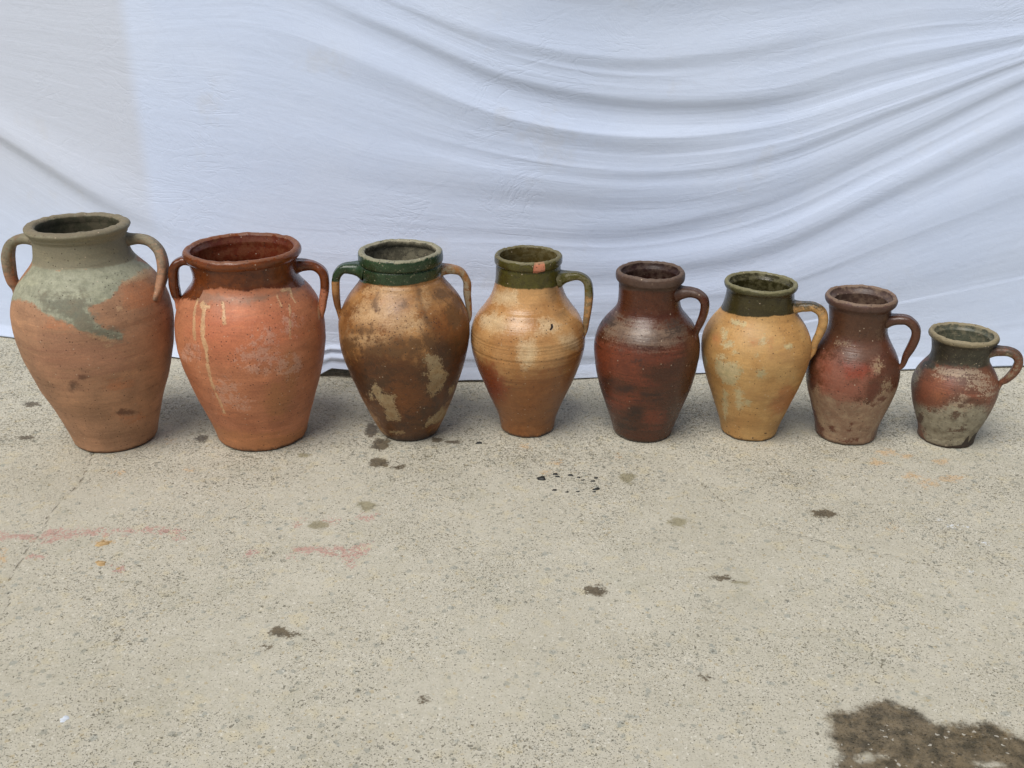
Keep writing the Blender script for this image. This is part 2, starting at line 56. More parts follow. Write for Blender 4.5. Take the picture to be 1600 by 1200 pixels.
{"lean":-0.0061,"x":0.2707,"y":1.8543,"top":0.3468,"prof":[[0.0591,0.0],[0.0608,0.0071],[0.0627,0.0143],[0.0648,0.0214],[0.067,0.0286],[0.0693,0.0357],[0.0718,0.0429],[0.0743,0.05],[0.0768,0.0571],[0.0792,0.0643],[0.0816,0.0714],[0.084,0.0786],[0.0865,0.0857],[0.089,0.0929],[0.0912,0.1],[0.0932,0.1071],[0.095,0.1143],[0.0967,0.1214],[0.0983,0.1286],[0.0998,0.1357],[0.1011,0.1428],[0.1022,0.15],[0.1031,0.1571],[0.104,0.1643],[0.1048,0.1714],[0.1053,0.1786],[0.1054,0.1857],[0.1052,0.1928],[0.1045,0.2],[0.1033,0.2071],[0.1014,0.2143],[0.0989,0.2214],[0.0956,0.2286],[0.0915,0.2357],[0.0863,0.2428],[0.0801,0.25],[0.0737,0.2571],[0.0678,0.2643],[0.0637,0.2714],[0.0615,0.2786],[0.0606,0.2857],[0.0603,0.2928],[0.0602,0.3],[0.0604,0.3071],[0.0605,0.3143],[0.0605,0.3214]],"rim":[[0.0565,0.3433],[0.0608,0.3468],[0.0648,0.3447],[0.0668,0.3399],[0.0668,0.3313],[0.0648,0.3268],[0.0618,0.3254]],"rimsplit":None,"zneck":0.2632,"handles":[[-14,[[0.055,-0.0226,0.3057,0.0264],[0.0717,-0.0294,0.3103,0.021],[0.0888,-0.0364,0.3067,0.0183],[0.0994,-0.0408,0.2944,0.0177],[0.0995,-0.0408,0.272,0.0178],[0.0942,-0.0387,0.2503,0.0172],[0.0916,-0.0376,0.2252,0.0133]]]],"layers":{"glaze":[["above",[-1.483,0.2704],[-0.707,0.2696],[-0.069,0.2684],[0.465,0.2692],[1.676,0.2624]]],"rimcol":[["above",[-1.672,0.3102],[-0.109,0.3237],[1.394,0.3143]]],"grey":[["p",[-1.306,0.2607],[0.767,0.2585],[0.804,0.2408],[0.271,0.2223],[-0.066,0.2204],[-0.589,0.2269],[-1.275,0.2287]]],"red":[["p",[-1.693,0.1992],[-0.571,0.2213],[-0.064,0.2157],[0.501,0.2224],[0.436,0.2044],[0.011,0.1809],[-0.092,0.1397],[-0.718,0.1401],[-1.572,0.1302]],["p",[-0.146,0.1116],[-0.194,0.0987],[-0.347,0.0874],[-0.588,0.0788],[-0.875,0.074],[-1.157,0.0733],[-1.22,0.083],[-1.006,0.1029],[-0.763,0.12],[-0.534,0.1295],[-0.339,0.1302],[-0.201,0.1231]],["p",[0.408,0.0654],[0.413,0.0522],[0.328,0.0436],[0.181,0.0415],[0.028,0.0458],[-0.083,0.0556],[-0.126,0.0688],[-0.101,0.082],[-0.025,0.0917],[0.085,0.095],[0.207,0.0909],[0.327,0.0797]]],"black":[["p",[-0.338,0.1354],[-0.364,0.1306],[-0.435,0.1262],[-0.538,0.1227],[-0.645,0.1212],[-0.729,0.1218],[-0.755,0.1254],[-0.718,0.1308],[-0.632,0.1364],[-0.529,0.1401],[-0.431,0.1412],[-0.363,0.1393]],["p",[0.196,0.1212],[0.171,0.1179],[0.096,0.1157],[-0.009,0.1149],[-0.113,0.1155],[-0.19,0.1177],[-0.218,0.121],[-0.192,0.1248],[-0.119,0.128],[-0.02,0.1293],[0.083,0.1282],[0.162,0.1252]],["p",[-0.152,0.0816],[-0.173,0.0717],[-0.24,0.0639],[-0.339,0.0599],[-0.44,0.0609],[-0.51,0.0666],[-0.523,0.0762],[-0.485,0.0867],[-0.413,0.0951],[-0.325,0.0992],[-0.241,0.0978],[-0.179,0.0913]],["p",[-1.103,0.2525],[-1.094,0.2496],[-1.144,0.2462],[-1.248,0.2427],[-1.394,0.2394],[-1.57,0.2364],[-1.779,0.2332],[-1.869,0.234],[-1.662,0.2434],[-1.485,0.2496],[-1.315,0.2531],[-1.181,0.2539]],["p",[-0.183,0.1883],[-0.19,0.1859],[-0.209,0.184],[-0.236,0.183],[-0.264,0.1834],[-0.285,0.1849],[-0.294,0.1872],[-0.288,0.1897],[-0.268,0.1918],[-0.241,0.1927],[-0.213,0.1923],[-0.192,0.1906]],["p",[-0.344,0.0488],[-0.381,0.0416],[-0.482,0.0349],[-0.627,0.0303],[-0.79,0.0281],[-0.909,0.0296],[-0.934,0.0353],[-0.85,0.0441],[-0.716,0.0525],[-0.573,0.0578],[-0.454,0.0585],[-0.372,0.055]],["p",[-0.735,0.1453],[-0.757,0.1408],[-0.818,0.136],[-0.905,0.1321],[-1.003,0.1295],[-1.079,0.1295],[-1.098,0.1326],[-1.056,0.138],[-0.976,0.1438],[-0.883,0.1481],[-0.803,0.1498],[-0.753,0.1485]],["p",[0.808,0.2465],[0.72,0.2431],[0.609,0.2411],[0.489,0.2415],[0.391,0.2437],[0.328,0.2477],[0.32,0.2525],[0.376,0.2567],[0.49,0.2592],[0.635,0.2589],[0.766,0.2558],[0.825,0.2512]]]},"grooves":[]},
{"lean":-0.0168,"x":0.491,"y":1.8553,"top":0.3235,"prof":[[0.0553,0.0],[0.0565,0.0068],[0.058,0.0136],[0.0598,0.0204],[0.0617,0.0272],[0.0639,0.034],[0.0663,0.0408],[0.0688,0.0476],[0.0712,0.0544],[0.0737,0.0612],[0.0762,0.068],[0.0786,0.0748],[0.0811,0.0816],[0.0835,0.0884],[0.0859,0.0951],[0.0883,0.1019],[0.0906,0.1087],[0.0928,0.1155],[0.095,0.1223],[0.0969,0.1291],[0.0989,0.1359],[0.1008,0.1427],[0.1025,0.1495],[0.1041,0.1563],[0.1054,0.1631],[0.1065,0.1699],[0.1073,0.1767],[0.1078,0.1835],[0.1078,0.1903],[0.1073,0.1971],[0.1062,0.2039],[0.1044,0.2107],[0.102,0.2175],[0.099,0.2243],[0.0954,0.2311],[0.0913,0.2379],[0.0865,0.2447],[0.0812,0.2515],[0.0762,0.2583],[0.0725,0.2651],[0.07,0.2718],[0.0683,0.2786],[0.0669,0.2854],[0.0658,0.2922],[0.065,0.299],[0.0646,0.3058]],"rim":[[0.0608,0.3203],[0.0648,0.3235],[0.0686,0.3222],[0.0704,0.3177],[0.0692,0.3124],[0.0661,0.3098]],"rimsplit":None,"zneck":0.2587,"handles":[[-4,[[0.0605,-0.0206,0.2764,0.0218],[0.0772,-0.0263,0.28,0.0205],[0.0928,-0.0316,0.2808,0.0192],[0.1079,-0.0368,0.2715,0.0204],[0.1131,-0.0385,0.2531,0.0217],[0.1102,-0.0376,0.2329,0.0193],[0.1035,-0.0353,0.2087,0.0157],[0.0975,-0.0333,0.1843,0.0126]]]],"layers":{"glaze":[["above",[-1.458,0.2655],[-0.88,0.2692],[-0.33,0.2718],[0.195,0.2756],[1.407,0.2684]]],"rimcol":[["above",[-1.807,0.3006],[-0.211,0.3165],[1.05,0.312]]],"pale":[["l",0.0016,[-0.936,0.2574],[-0.778,0.2563],[-0.585,0.257]],["p",[-0.899,0.1842],[-0.514,0.1882],[-0.473,0.1652],[-0.598,0.1402],[-0.851,0.1362],[-1.028,0.1587]],["p",[-0.906,0.2337],[-0.887,0.2292],[-0.888,0.2255],[-0.907,0.2237],[-0.937,0.2243],[-0.975,0.227],[-1.01,0.2311],[-1.037,0.2354],[-1.042,0.239],[-1.023,0.2408],[-0.986,0.2403],[-0.941,0.2378]],["p",[-0.672,0.2189],[-0.678,0.2151],[-0.711,0.2117],[-0.761,0.2096],[-0.819,0.209],[-0.869,0.2102],[-0.897,0.2131],[-0.894,0.2169],[-0.86,0.2204],[-0.805,0.2228],[-0.745,0.2233],[-0.698,0.2217]],["p",[-0.048,0.2312],[-0.057,0.2267],[-0.08,0.2232],[-0.11,0.2219],[-0.14,0.223],[-0.163,0.2263],[-0.174,0.2309],[-0.168,0.2355],[-0.145,0.2388],[-0.112,0.24],[-0.079,0.2389],[-0.056,0.2358]],["p",[-0.032,0.1697],[-0.037,0.1656],[-0.061,0.1628],[-0.097,0.1616],[-0.135,0.1624],[-0.165,0.1651],[-0.178,0.1689],[-0.171,0.1728],[-0.147,0.1758],[-0.112,0.177],[-0.075,0.1762],[-0.045,0.1734]],["p",[-0.827,0.0834],[-0.885,0.0639],[-0.969,0.0484],[-1.058,0.041],[-1.101,0.0444],[-1.075,0.058],[-1.008,0.0776],[-0.936,0.0974],[-0.875,0.112],[-0.83,0.1182],[-0.803,0.1145],[-0.799,0.1019]],["p",[-0.416,0.1098],[-0.428,0.0956],[-0.465,0.0844],[-0.52,0.0794],[-0.57,0.0821],[-0.601,0.0917],[-0.604,0.1055],[-0.581,0.1198],[-0.546,0.1304],[-0.502,0.1351],[-0.46,0.1324],[-0.428,0.1233]],["p",[-0.281,0.0999],[-0.285,0.0958],[-0.301,0.0926],[-0.327,0.091],[-0.352,0.0918],[-0.372,0.0945],[-0.379,0.0985],[-0.373,0.1026],[-0.357,0.1057],[-0.333,0.1071],[-0.309,0.1065],[-0.29,0.1038]],["p",[-0.79,0.1943],[-0.8,0.191],[-0.832,0.1879],[-0.88,0.1855],[-0.933,0.1845],[-0.974,0.1853],[-0.991,0.1877],[-0.978,0.1912],[-0.943,0.1945],[-0.895,0.1969],[-0.845,0.1977],[-0.807,0.1967]],["p",[-0.599,0.2101],[-0.602,0.2088],[-0.612,0.2076],[-0.625,0.2071],[-0.641,0.207],[-0.653,0.2077],[-0.661,0.2086],[-0.659,0.2099],[-0.65,0.2109],[-0.635,0.2116],[-0.619,0.2117],[-0.607,0.211]],["p",[-0.166,0.2061],[-0.168,0.2053],[-0.173,0.2045],[-0.182,0.2043],[-0.19,0.2045],[-0.197,0.2051],[-0.199,0.206],[-0.198,0.2068],[-0.192,0.2076],[-0.184,0.2078],[-0.175,0.2076],[-0.169,0.207]],["p",[-1.251,0.1673],[-1.275,0.1611],[-1.327,0.1551],[-1.398,0.1507],[-1.485,0.1485],[-1.539,0.15],[-1.518,0.1561],[-1.462,0.1637],[-1.396,0.1703],[-1.335,0.1742],[-1.286,0.1749],[-1.257,0.1723]],["p",[0.451,0.2214],[0.443,0.2197],[0.422,0.2188],[0.399,0.2188],[0.38,0.2194],[0.367,0.2208],[0.365,0.2225],[0.372,0.2242],[0.393,0.225],[0.414,0.2253],[0.437,0.2245],[0.45,0.2231]]],"red":[["p",[-0.981,0.2229],[-0.984,0.2207],[-1.011,0.2184],[-1.061,0.2163],[-1.117,0.215],[-1.164,0.2151],[-1.191,0.2164],[-1.191,0.2186],[-1.158,0.2213],[-1.105,0.2236],[-1.05,0.2246],[-1.004,0.2244]],["p",[1.116,0.091],[1.113,0.0768],[1.113,0.065],[1.117,0.0589],[0.609,0.0777],[0.391,0.0941],[0.287,0.1118],[0.274,0.1277],[0.337,0.138],[0.464,0.1397],[0.661,0.1307],[1.132,0.1036]],["l",0.0012,[-0.301,0.2326],[-0.174,0.2309],[0.046,0.23]],["p",[0.73,0.0823],[0.786,0.0708],[0.697,0.0659],[0.535,0.0669],[0.373,0.0726],[0.251,0.0819],[0.19,0.0927],[0.186,0.103],[0.235,0.1099],[0.328,0.1112],[0.45,0.1064],[0.591,0.096]]],"stain":[["p",[0.496,0.2075],[0.454,0.2023],[0.365,0.1991],[0.25,0.1989],[0.143,0.2013],[0.067,0.206],[0.039,0.2119],[0.068,0.2177],[0.15,0.2214],[0.265,0.2222],[0.383,0.2194],[0.47,0.2138]],["p",[0.083,0.1216],[0.063,0.1136],[-0.028,0.108],[-0.161,0.1053],[-0.298,0.1058],[-0.4,0.11],[-0.437,0.1171],[-0.402,0.1257],[-0.312,0.1329],[-0.191,0.1364],[-0.067,0.1351],[0.033,0.1295]],["p",[-1.028,0.2092],[-1.014,0.1968],[-1.063,0.1853],[-1.154,0.1782],[-1.265,0.1774],[-1.364,0.1833],[-1.437,0.1939],[-1.465,0.2063],[-1.442,0.217],[-1.355,0.2235],[-1.226,0.2244],[-1.104,0.2192]],["p",[1.154,0.0235],[1.013,0.0231],[0.484,0.0323],[0.099,0.0352],[-0.223,0.0355],[-0.458,0.0355],[-0.545,0.0377],[-0.457,0.043],[-0.237,0.0486],[0.054,0.0508],[0.395,0.0469],[0.839,0.0348]]],"black":[["p",[-0.415,0.244],[-0.416,0.2435],[-0.421,0.2431],[-0.43,0.2427],[-0.438,0.2429],[-0.446,0.2431],[-0.449,0.2437],[-0.448,0.2442],[-0.443,0.2446],[-0.435,0.2448],[-0.426,0.2448],[-0.419,0.2444]],["p",[0.423,0.0198],[0.415,0.0192],[0.395,0.0188],[0.36,0.0191],[0.326,0.0197],[0.299,0.0205],[0.29,0.0213],[0.294,0.0222],[0.314,0.0226],[0.344,0.0225],[0.377,0.0219],[0.409,0.0208]],["p",[-0.046,0.0105],[-0.049,0.0095],[-0.06,0.0087],[-0.075,0.0083],[-0.093,0.0085],[-0.107,0.0093],[-0.113,0.0102],[-0.11,0.0112],[-0.1,0.0122],[-0.083,0.0124],[-0.067,0.0122],[-0.053,0.0114]],["p",[-0.07,0.0884],[-0.072,0.0876],[-0.081,0.087],[-0.094,0.0868],[-0.107,0.087],[-0.117,0.0874],[-0.122,0.0882],[-0.12,0.0892],[-0.111,0.0898],[-0.098,0.09],[-0.085,0.0898],[-0.075,0.0892]],["p",[0.695,0.2284],[0.688,0.228],[0.678,0.2277],[0.663,0.2279],[0.653,0.2283],[0.65,0.2287],[0.65,0.2292],[0.653,0.2298],[0.663,0.23],[0.678,0.2298],[0.688,0.2295],[0.696,0.2289]]]},"grooves":[]},
{"lean":-0.024,"x":0.6871,"y":1.8419,"top":0.3004,"prof":[[0.0597,0.0],[0.0603,0.0062],[0.061,0.0123],[0.0619,0.0185],[0.063,0.0246],[0.0645,0.0308],[0.0661,0.037],[0.0679,0.0431],[0.0696,0.0493],[0.0714,0.0554],[0.0733,0.0616],[0.0752,0.0678],[0.0771,0.0739],[0.079,0.0801],[0.0809,0.0863],[0.0827,0.0924],[0.0843,0.0986],[0.0858,0.1047],[0.0871,0.1109],[0.0881,0.1171],[0.089,0.1232],[0.0896,0.1294],[0.0899,0.1355],[0.0898,0.1417],[0.0894,0.1479],[0.0886,0.154],[0.0875,0.1602],[0.0858,0.1663],[0.0837,0.1725],[0.0812,0.1787],[0.0782,0.1848],[0.0748,0.191],[0.0711,0.1971],[0.0675,0.2033],[0.064,0.2095],[0.0608,0.2156],[0.058,0.2218],[0.0563,0.228],[0.0556,0.2341],[0.0555,0.2403],[0.0558,0.2464],[0.0563,0.2526],[0.057,0.2588],[0.0578,0.2649],[0.0584,0.2711],[0.0587,0.2772]],"rim":[[0.0584,0.2974],[0.0627,0.3004],[0.0661,0.298],[0.0679,0.2932],[0.0667,0.2866],[0.0639,0.2824],[0.061,0.2812]],"rimsplit":None,"zneck":0.2154,"handles":[[-4,[[0.0461,-0.021,0.2535,0.0228],[0.0601,-0.0273,0.2588,0.0216],[0.0759,-0.0345,0.2589,0.0198],[0.0895,-0.0407,0.248,0.0187],[0.0935,-0.0425,0.2312,0.0198],[0.0899,-0.0409,0.2093,0.0199],[0.0832,-0.0378,0.1867,0.016],[0.08,-0.0364,0.1676,0.0115]]]],"layers":{"glaze":[["above",[-1.478,0.2205],[-0.831,0.2182],[-0.264,0.2199],[0.337,0.2235],[1.347,0.2206]]],"rimcol":[["above",[-1.854,0.2663],[-0.286,0.2808],[0.746,0.2832]]],"tan":[["p",[-1.765,0.0971],[-1.171,0.1325],[-0.986,0.1163],[-0.564,0.1248],[-0.21,0.1138],[0.128,0.1075],[0.287,0.1295],[0.643,0.1263],[1.12,0.123],[1.105,0.1134],[0.577,-0.0048],[-0.951,-0.0048]],["p",[0.304,0.1807],[0.275,0.1731],[0.232,0.1676],[0.184,0.1657],[0.141,0.168],[0.109,0.1741],[0.104,0.1818],[0.13,0.1892],[0.179,0.1945],[0.244,0.196],[0.293,0.1938],[0.312,0.1883]]],"red":[["p",[-1.186,0.1805],[-0.676,0.1916],[-0.422,0.1606],[-0.017,0.1608],[0.212,0.1864],[0.052,0.155],[-0.065,0.1213],[-0.205,0.1106],[-0.517,0.1058],[-0.987,0.1195]]],"brick":[["p",[-0.612,0.1847],[-0.015,0.187],[0.048,0.1743],[-0.143,0.1604],[-0.418,0.1578]]],"sheen":[["p",[-0.798,0.2133],[0.439,0.2174],[0.332,0.1955],[-0.365,0.1853],[-0.63,0.1898]]],"cream":[["p",[0.653,0.1402],[0.63,0.1374],[0.558,0.1365],[0.467,0.1373],[0.383,0.1394],[0.321,0.1427],[0.296,0.1464],[0.314,0.1494],[0.369,0.1511],[0.452,0.1507],[0.541,0.1484],[0.619,0.1443]],["p",[0.46,0.1269],[0.452,0.1251],[0.418,0.1243],[0.374,0.1245],[0.33,0.1256],[0.294,0.1275],[0.281,0.1295],[0.286,0.1314],[0.315,0.1324],[0.356,0.1324],[0.403,0.1312],[0.439,0.1292]],["p",[0.298,0.1807],[0.278,0.1757],[0.252,0.1721],[0.223,0.1709],[0.199,0.1725],[0.187,0.1763],[0.187,0.1815],[0.204,0.1864],[0.236,0.1899],[0.268,0.1911],[0.294,0.1895],[0.301,0.1859]],["p",[-0.557,0.2176],[-0.582,0.2166],[-0.652,0.2154],[-0.755,0.2138],[-0.856,0.2126],[-0.94,0.2116],[-0.973,0.2117],[-0.951,0.2128],[-0.872,0.2147],[-0.77,0.2163],[-0.664,0.2175],[-0.587,0.2179]],["p",[0.612,0.2352],[0.599,0.2295],[0.536,0.226],[0.467,0.2252],[0.401,0.2273],[0.355,0.2318],[0.328,0.2378],[0.327,0.2439],[0.356,0.2482],[0.413,0.2494],[0.493,0.247],[0.566,0.2418]],["p",[0.981,0.2604],[1.018,0.2551],[0.917,0.2534],[0.785,0.2543],[0.665,0.2572],[0.575,0.2617],[0.531,0.2667],[0.524,0.2714],[0.566,0.2742],[0.639,0.2746],[0.739,0.2721],[0.861,0.2669]]],"spots":[["p",[-0.845,0.0371],[-0.723,0.0401],[-0.661,0.0271],[-0.75,0.0216]],["p",[-1.088,0.0241],[-1.101,0.0214],[-1.135,0.0186],[-1.178,0.0168],[-1.227,0.016],[-1.262,0.0168],[-1.27,0.0189],[-1.256,0.0217],[-1.216,0.0246],[-1.162,0.0269],[-1.12,0.0275],[-1.092,0.0265]],["l",0.0017,[-0.201,0.0516],[-0.228,0.0403]],["p",[0.118,0.0153],[0.106,0.0137],[0.07,0.0125],[0.017,0.0121],[-0.036,0.0125],[-0.077,0.0137],[-0.096,0.0155],[-0.086,0.0173],[-0.05,0.0185],[-0.0,0.0191],[0.055,0.0185],[0.095,0.0173]],["p",[0.298,0.0973],[0.297,0.0955],[0.279,0.0946],[0.255,0.0942],[0.225,0.095],[0.2,0.0966],[0.186,0.0985],[0.187,0.1002],[0.203,0.1014],[0.229,0.1015],[0.258,0.1008],[0.284,0.0992]],["p",[0.04,0.1492],[0.256,0.154],[0.281,0.1327],[0.152,0.111],[0.117,0.1112],[0.005,0.1373]],["p",[-1.127,0.0087],[-1.15,0.0067],[-1.222,0.0037],[-1.329,0.0003],[-1.461,-0.0032],[-1.557,-0.005],[-1.603,-0.005],[-1.596,-0.0034],[-1.473,0.0011],[-1.332,0.0056],[-1.222,0.0084],[-1.152,0.0094]],["p",[-1.141,0.1272],[-1.157,0.1185],[-1.21,0.1106],[-1.292,0.1054],[-1.383,0.1042],[-1.442,0.108],[-1.456,0.1156],[-1.417,0.1251],[-1.358,0.1331],[-1.288,0.1378],[-1.219,0.1381],[-1.166,0.1342]],["p",[0.526,0.1091],[0.529,0.1059],[0.496,0.1044],[0.445,0.1046],[0.392,0.1062],[0.348,0.1092],[0.325,0.1126],[0.327,0.1155],[0.352,0.1175],[0.397,0.1175],[0.449,0.1158],[0.497,0.1127]],["p",[-0.101,0.0119],[-0.116,0.0104],[-0.165,0.0092],[-0.234,0.0084],[-0.304,0.0083],[-0.356,0.0086],[-0.376,0.0099],[-0.36,0.0114],[-0.312,0.0129],[-0.244,0.0139],[-0.176,0.014],[-0.123,0.0132]]]},"grooves":[]},
{"lean":-0.0102,"x":0.8869,"y":1.8231,"top":0.2298,"prof":[[0.0533,0.0],[0.0536,0.0047],[0.054,0.0094],[0.0545,0.0141],[0.0553,0.0188],[0.0563,0.0236],[0.0577,0.0283],[0.0593,0.033],[0.0611,0.0377],[0.0628,0.0424],[0.0646,0.0471],[0.0662,0.0518],[0.0678,0.0565],[0.0695,0.0612],[0.0711,0.0659],[0.0726,0.0707],[0.074,0.0754],[0.0751,0.0801],[0.0762,0.0848],[0.0772,0.0895],[0.0782,0.0942],[0.0791,0.0989],[0.0799,0.1036],[0.0804,0.1083],[0.0808,0.1131],[0.081,0.1178],[0.0808,0.1225],[0.08,0.1272],[0.0788,0.1319],[0.0773,0.1366],[0.0754,0.1413],[0.0731,0.146],[0.0704,0.1507],[0.0674,0.1555],[0.0642,0.1602],[0.0607,0.1649],[0.0574,0.1696],[0.0552,0.1743],[0.054,0.179],[0.0536,0.1837],[0.0537,0.1884],[0.0541,0.1931],[0.0548,0.1978],[0.0557,0.2026],[0.0567,0.2073],[0.0578,0.212]],"rim":[[0.054,0.2267],[0.0583,0.2298],[0.0619,0.2288],[0.0643,0.2247],[0.0643,0.2201],[0.0619,0.217],[0.06,0.216]],"rimsplit":None,"zneck":0.1743,"handles":[[0,[[0.0502,-0.0244,0.1994,0.0215],[0.0606,-0.0295,0.2014,0.02],[0.0741,-0.036,0.2022,0.019],[0.0867,-0.0422,0.1962,0.0185],[0.0921,-0.0448,0.1832,0.019],[0.0889,-0.0432,0.1646,0.0186],[0.0793,-0.0386,0.1458,0.0153],[0.071,-0.0345,0.1297,0.0108]]]],"layers":{"glaze":[["above",[-1.548,0.1683],[-1.086,0.1706],[-0.467,0.1769],[0.164,0.1766],[1.266,0.172]],["p",[-1.174,0.1689],[-1.152,0.1647],[-1.198,0.1603],[-1.3,0.1567],[-1.44,0.1544],[-1.603,0.1537],[-1.756,0.1548],[-1.844,0.158],[-1.792,0.1635],[-1.629,0.169],[-1.422,0.1723],[-1.261,0.172]]],"rimcol":[["above",[-1.534,0.2204],[-0.732,0.2176],[-0.22,0.2193],[0.733,0.2249]]],"pale":[["p",[0.807,0.1423],[0.664,0.1394],[0.442,0.1386],[0.214,0.1391],[0.017,0.1412],[-0.121,0.1449],[-0.172,0.1499],[-0.12,0.1552],[0.04,0.1589],[0.283,0.1594],[0.545,0.1558],[0.752,0.1489]],["p",[-1.13,0.1629],[0.164,0.1766],[0.228,0.1658],[-0.315,0.1623],[-0.922,0.1557]],["p",[-0.065,0.1108],[-0.071,0.1039],[-0.118,0.0985],[-0.199,0.0962],[-0.287,0.0972],[-0.357,0.1016],[-0.392,0.1079],[-0.383,0.1148],[-0.334,0.1202],[-0.257,0.1227],[-0.172,0.1217],[-0.102,0.1173]],["p",[0.667,0.1264],[0.629,0.1235],[0.537,0.1225],[0.428,0.1233],[0.332,0.1253],[0.266,0.1285],[0.243,0.1322],[0.267,0.1354],[0.339,0.1372],[0.438,0.1371],[0.548,0.1346],[0.632,0.1306]]],"grey":[["p",[-1.842,0.0623],[-1.254,0.0824],[-0.708,0.0904],[-0.513,0.1141],[-0.114,0.1078],[0.504,0.1035],[0.835,0.1067],[0.947,-0.0049],[-1.025,-0.0049]],["p",[-1.536,0.1372],[-1.465,0.1291],[-1.467,0.1213],[-1.545,0.1157],[-1.678,0.114],[-1.925,0.1136],[-1.996,0.1218],[-2.074,0.13],[-2.12,0.1367],[-2.131,0.1399],[-2.013,0.1412],[-1.705,0.1426]]],"red":[["p",[-1.319,0.1337],[-0.891,0.1519],[-0.482,0.1599],[-0.407,0.144],[-0.45,0.1097],[-1.04,0.0922],[-1.404,0.0883],[-1.384,0.1213]],["p",[-0.285,0.1409],[0.208,0.1348],[0.248,0.1227],[-0.206,0.1255]],["p",[1.015,0.0989],[0.996,0.0904],[0.991,0.0832],[0.987,0.0799],[0.639,0.092],[0.494,0.1022],[0.421,0.1129],[0.413,0.1222],[0.47,0.1275],[0.56,0.1284],[0.666,0.1241],[0.804,0.1142]]],"orange":[["p",[-0.618,0.1248],[-0.626,0.1196],[-0.668,0.115],[-0.735,0.112],[-0.809,0.1115],[-0.871,0.1137],[-0.901,0.1181],[-0.892,0.1235],[-0.851,0.1281],[-0.783,0.1311],[-0.709,0.1313],[-0.648,0.1291]],["p",[-0.741,0.1502],[-0.745,0.1473],[-0.779,0.1447],[-0.835,0.1428],[-0.897,0.1423],[-0.954,0.1432],[-0.991,0.1451],[-0.99,0.1481],[-0.958,0.1509],[-0.899,0.1528],[-0.829,0.1534],[-0.772,0.1524]]],"spots":[["l",0.0022,[-0.243,0.1029],[-0.13,0.1145],[0.028,0.1213]],["p",[0.085,0.1106],[0.256,0.1188],[0.326,0.1128],[0.183,0.1089]],["p",[-0.768,0.0826],[-0.774,0.0805],[-0.792,0.0785],[-0.818,0.0772],[-0.845,0.077],[-0.865,0.0779],[-0.874,0.0797],[-0.867,0.0819],[-0.849,0.0839],[-0.823,0.0851],[-0.797,0.0853],[-0.777,0.0844]],["l",0.0019,[-0.056,0.0528],[0.054,0.0593]],["p",[-1.122,0.028],[-1.138,0.0258],[-1.17,0.0237],[-1.215,0.022],[-1.26,0.0213],[-1.294,0.0216],[-1.307,0.023],[-1.287,0.0252],[-1.249,0.0275],[-1.198,0.0294],[-1.156,0.0301],[-1.129,0.0296]],["p",[-1.152,0.0573],[-1.186,0.0505],[-1.269,0.0437],[-1.388,0.0387],[-1.529,0.036],[-1.65,0.0366],[-1.636,0.0425],[-1.511,0.0517],[-1.388,0.0597],[-1.281,0.0647],[-1.206,0.0656],[-1.159,0.0629]],["p",[0.017,0.0448],[-0.003,0.0426],[-0.078,0.0408],[-0.184,0.0395],[-0.295,0.0393],[-0.377,0.04],[-0.41,0.0417],[-0.388,0.0444],[-0.316,0.0468],[-0.218,0.0486],[-0.112,0.0486],[-0.023,0.047]],["p",[-0.139,0.0849],[-0.146,0.0813],[-0.18,0.0782],[-0.238,0.0769],[-0.298,0.0772],[-0.347,0.0794],[-0.37,0.0826],[-0.362,0.0864],[-0.327,0.0896],[-0.273,0.0912],[-0.214,0.0907],[-0.166,0.0885]]],"black":[["below",[-1.995,-0.0039],[-1.29,0.0023],[-0.838,0.0033],[-0.393,0.0039],[0.168,0.0098],[0.342,0.0328],[0.462,0.0116],[0.621,0.0318]]]},"grooves":[]}]
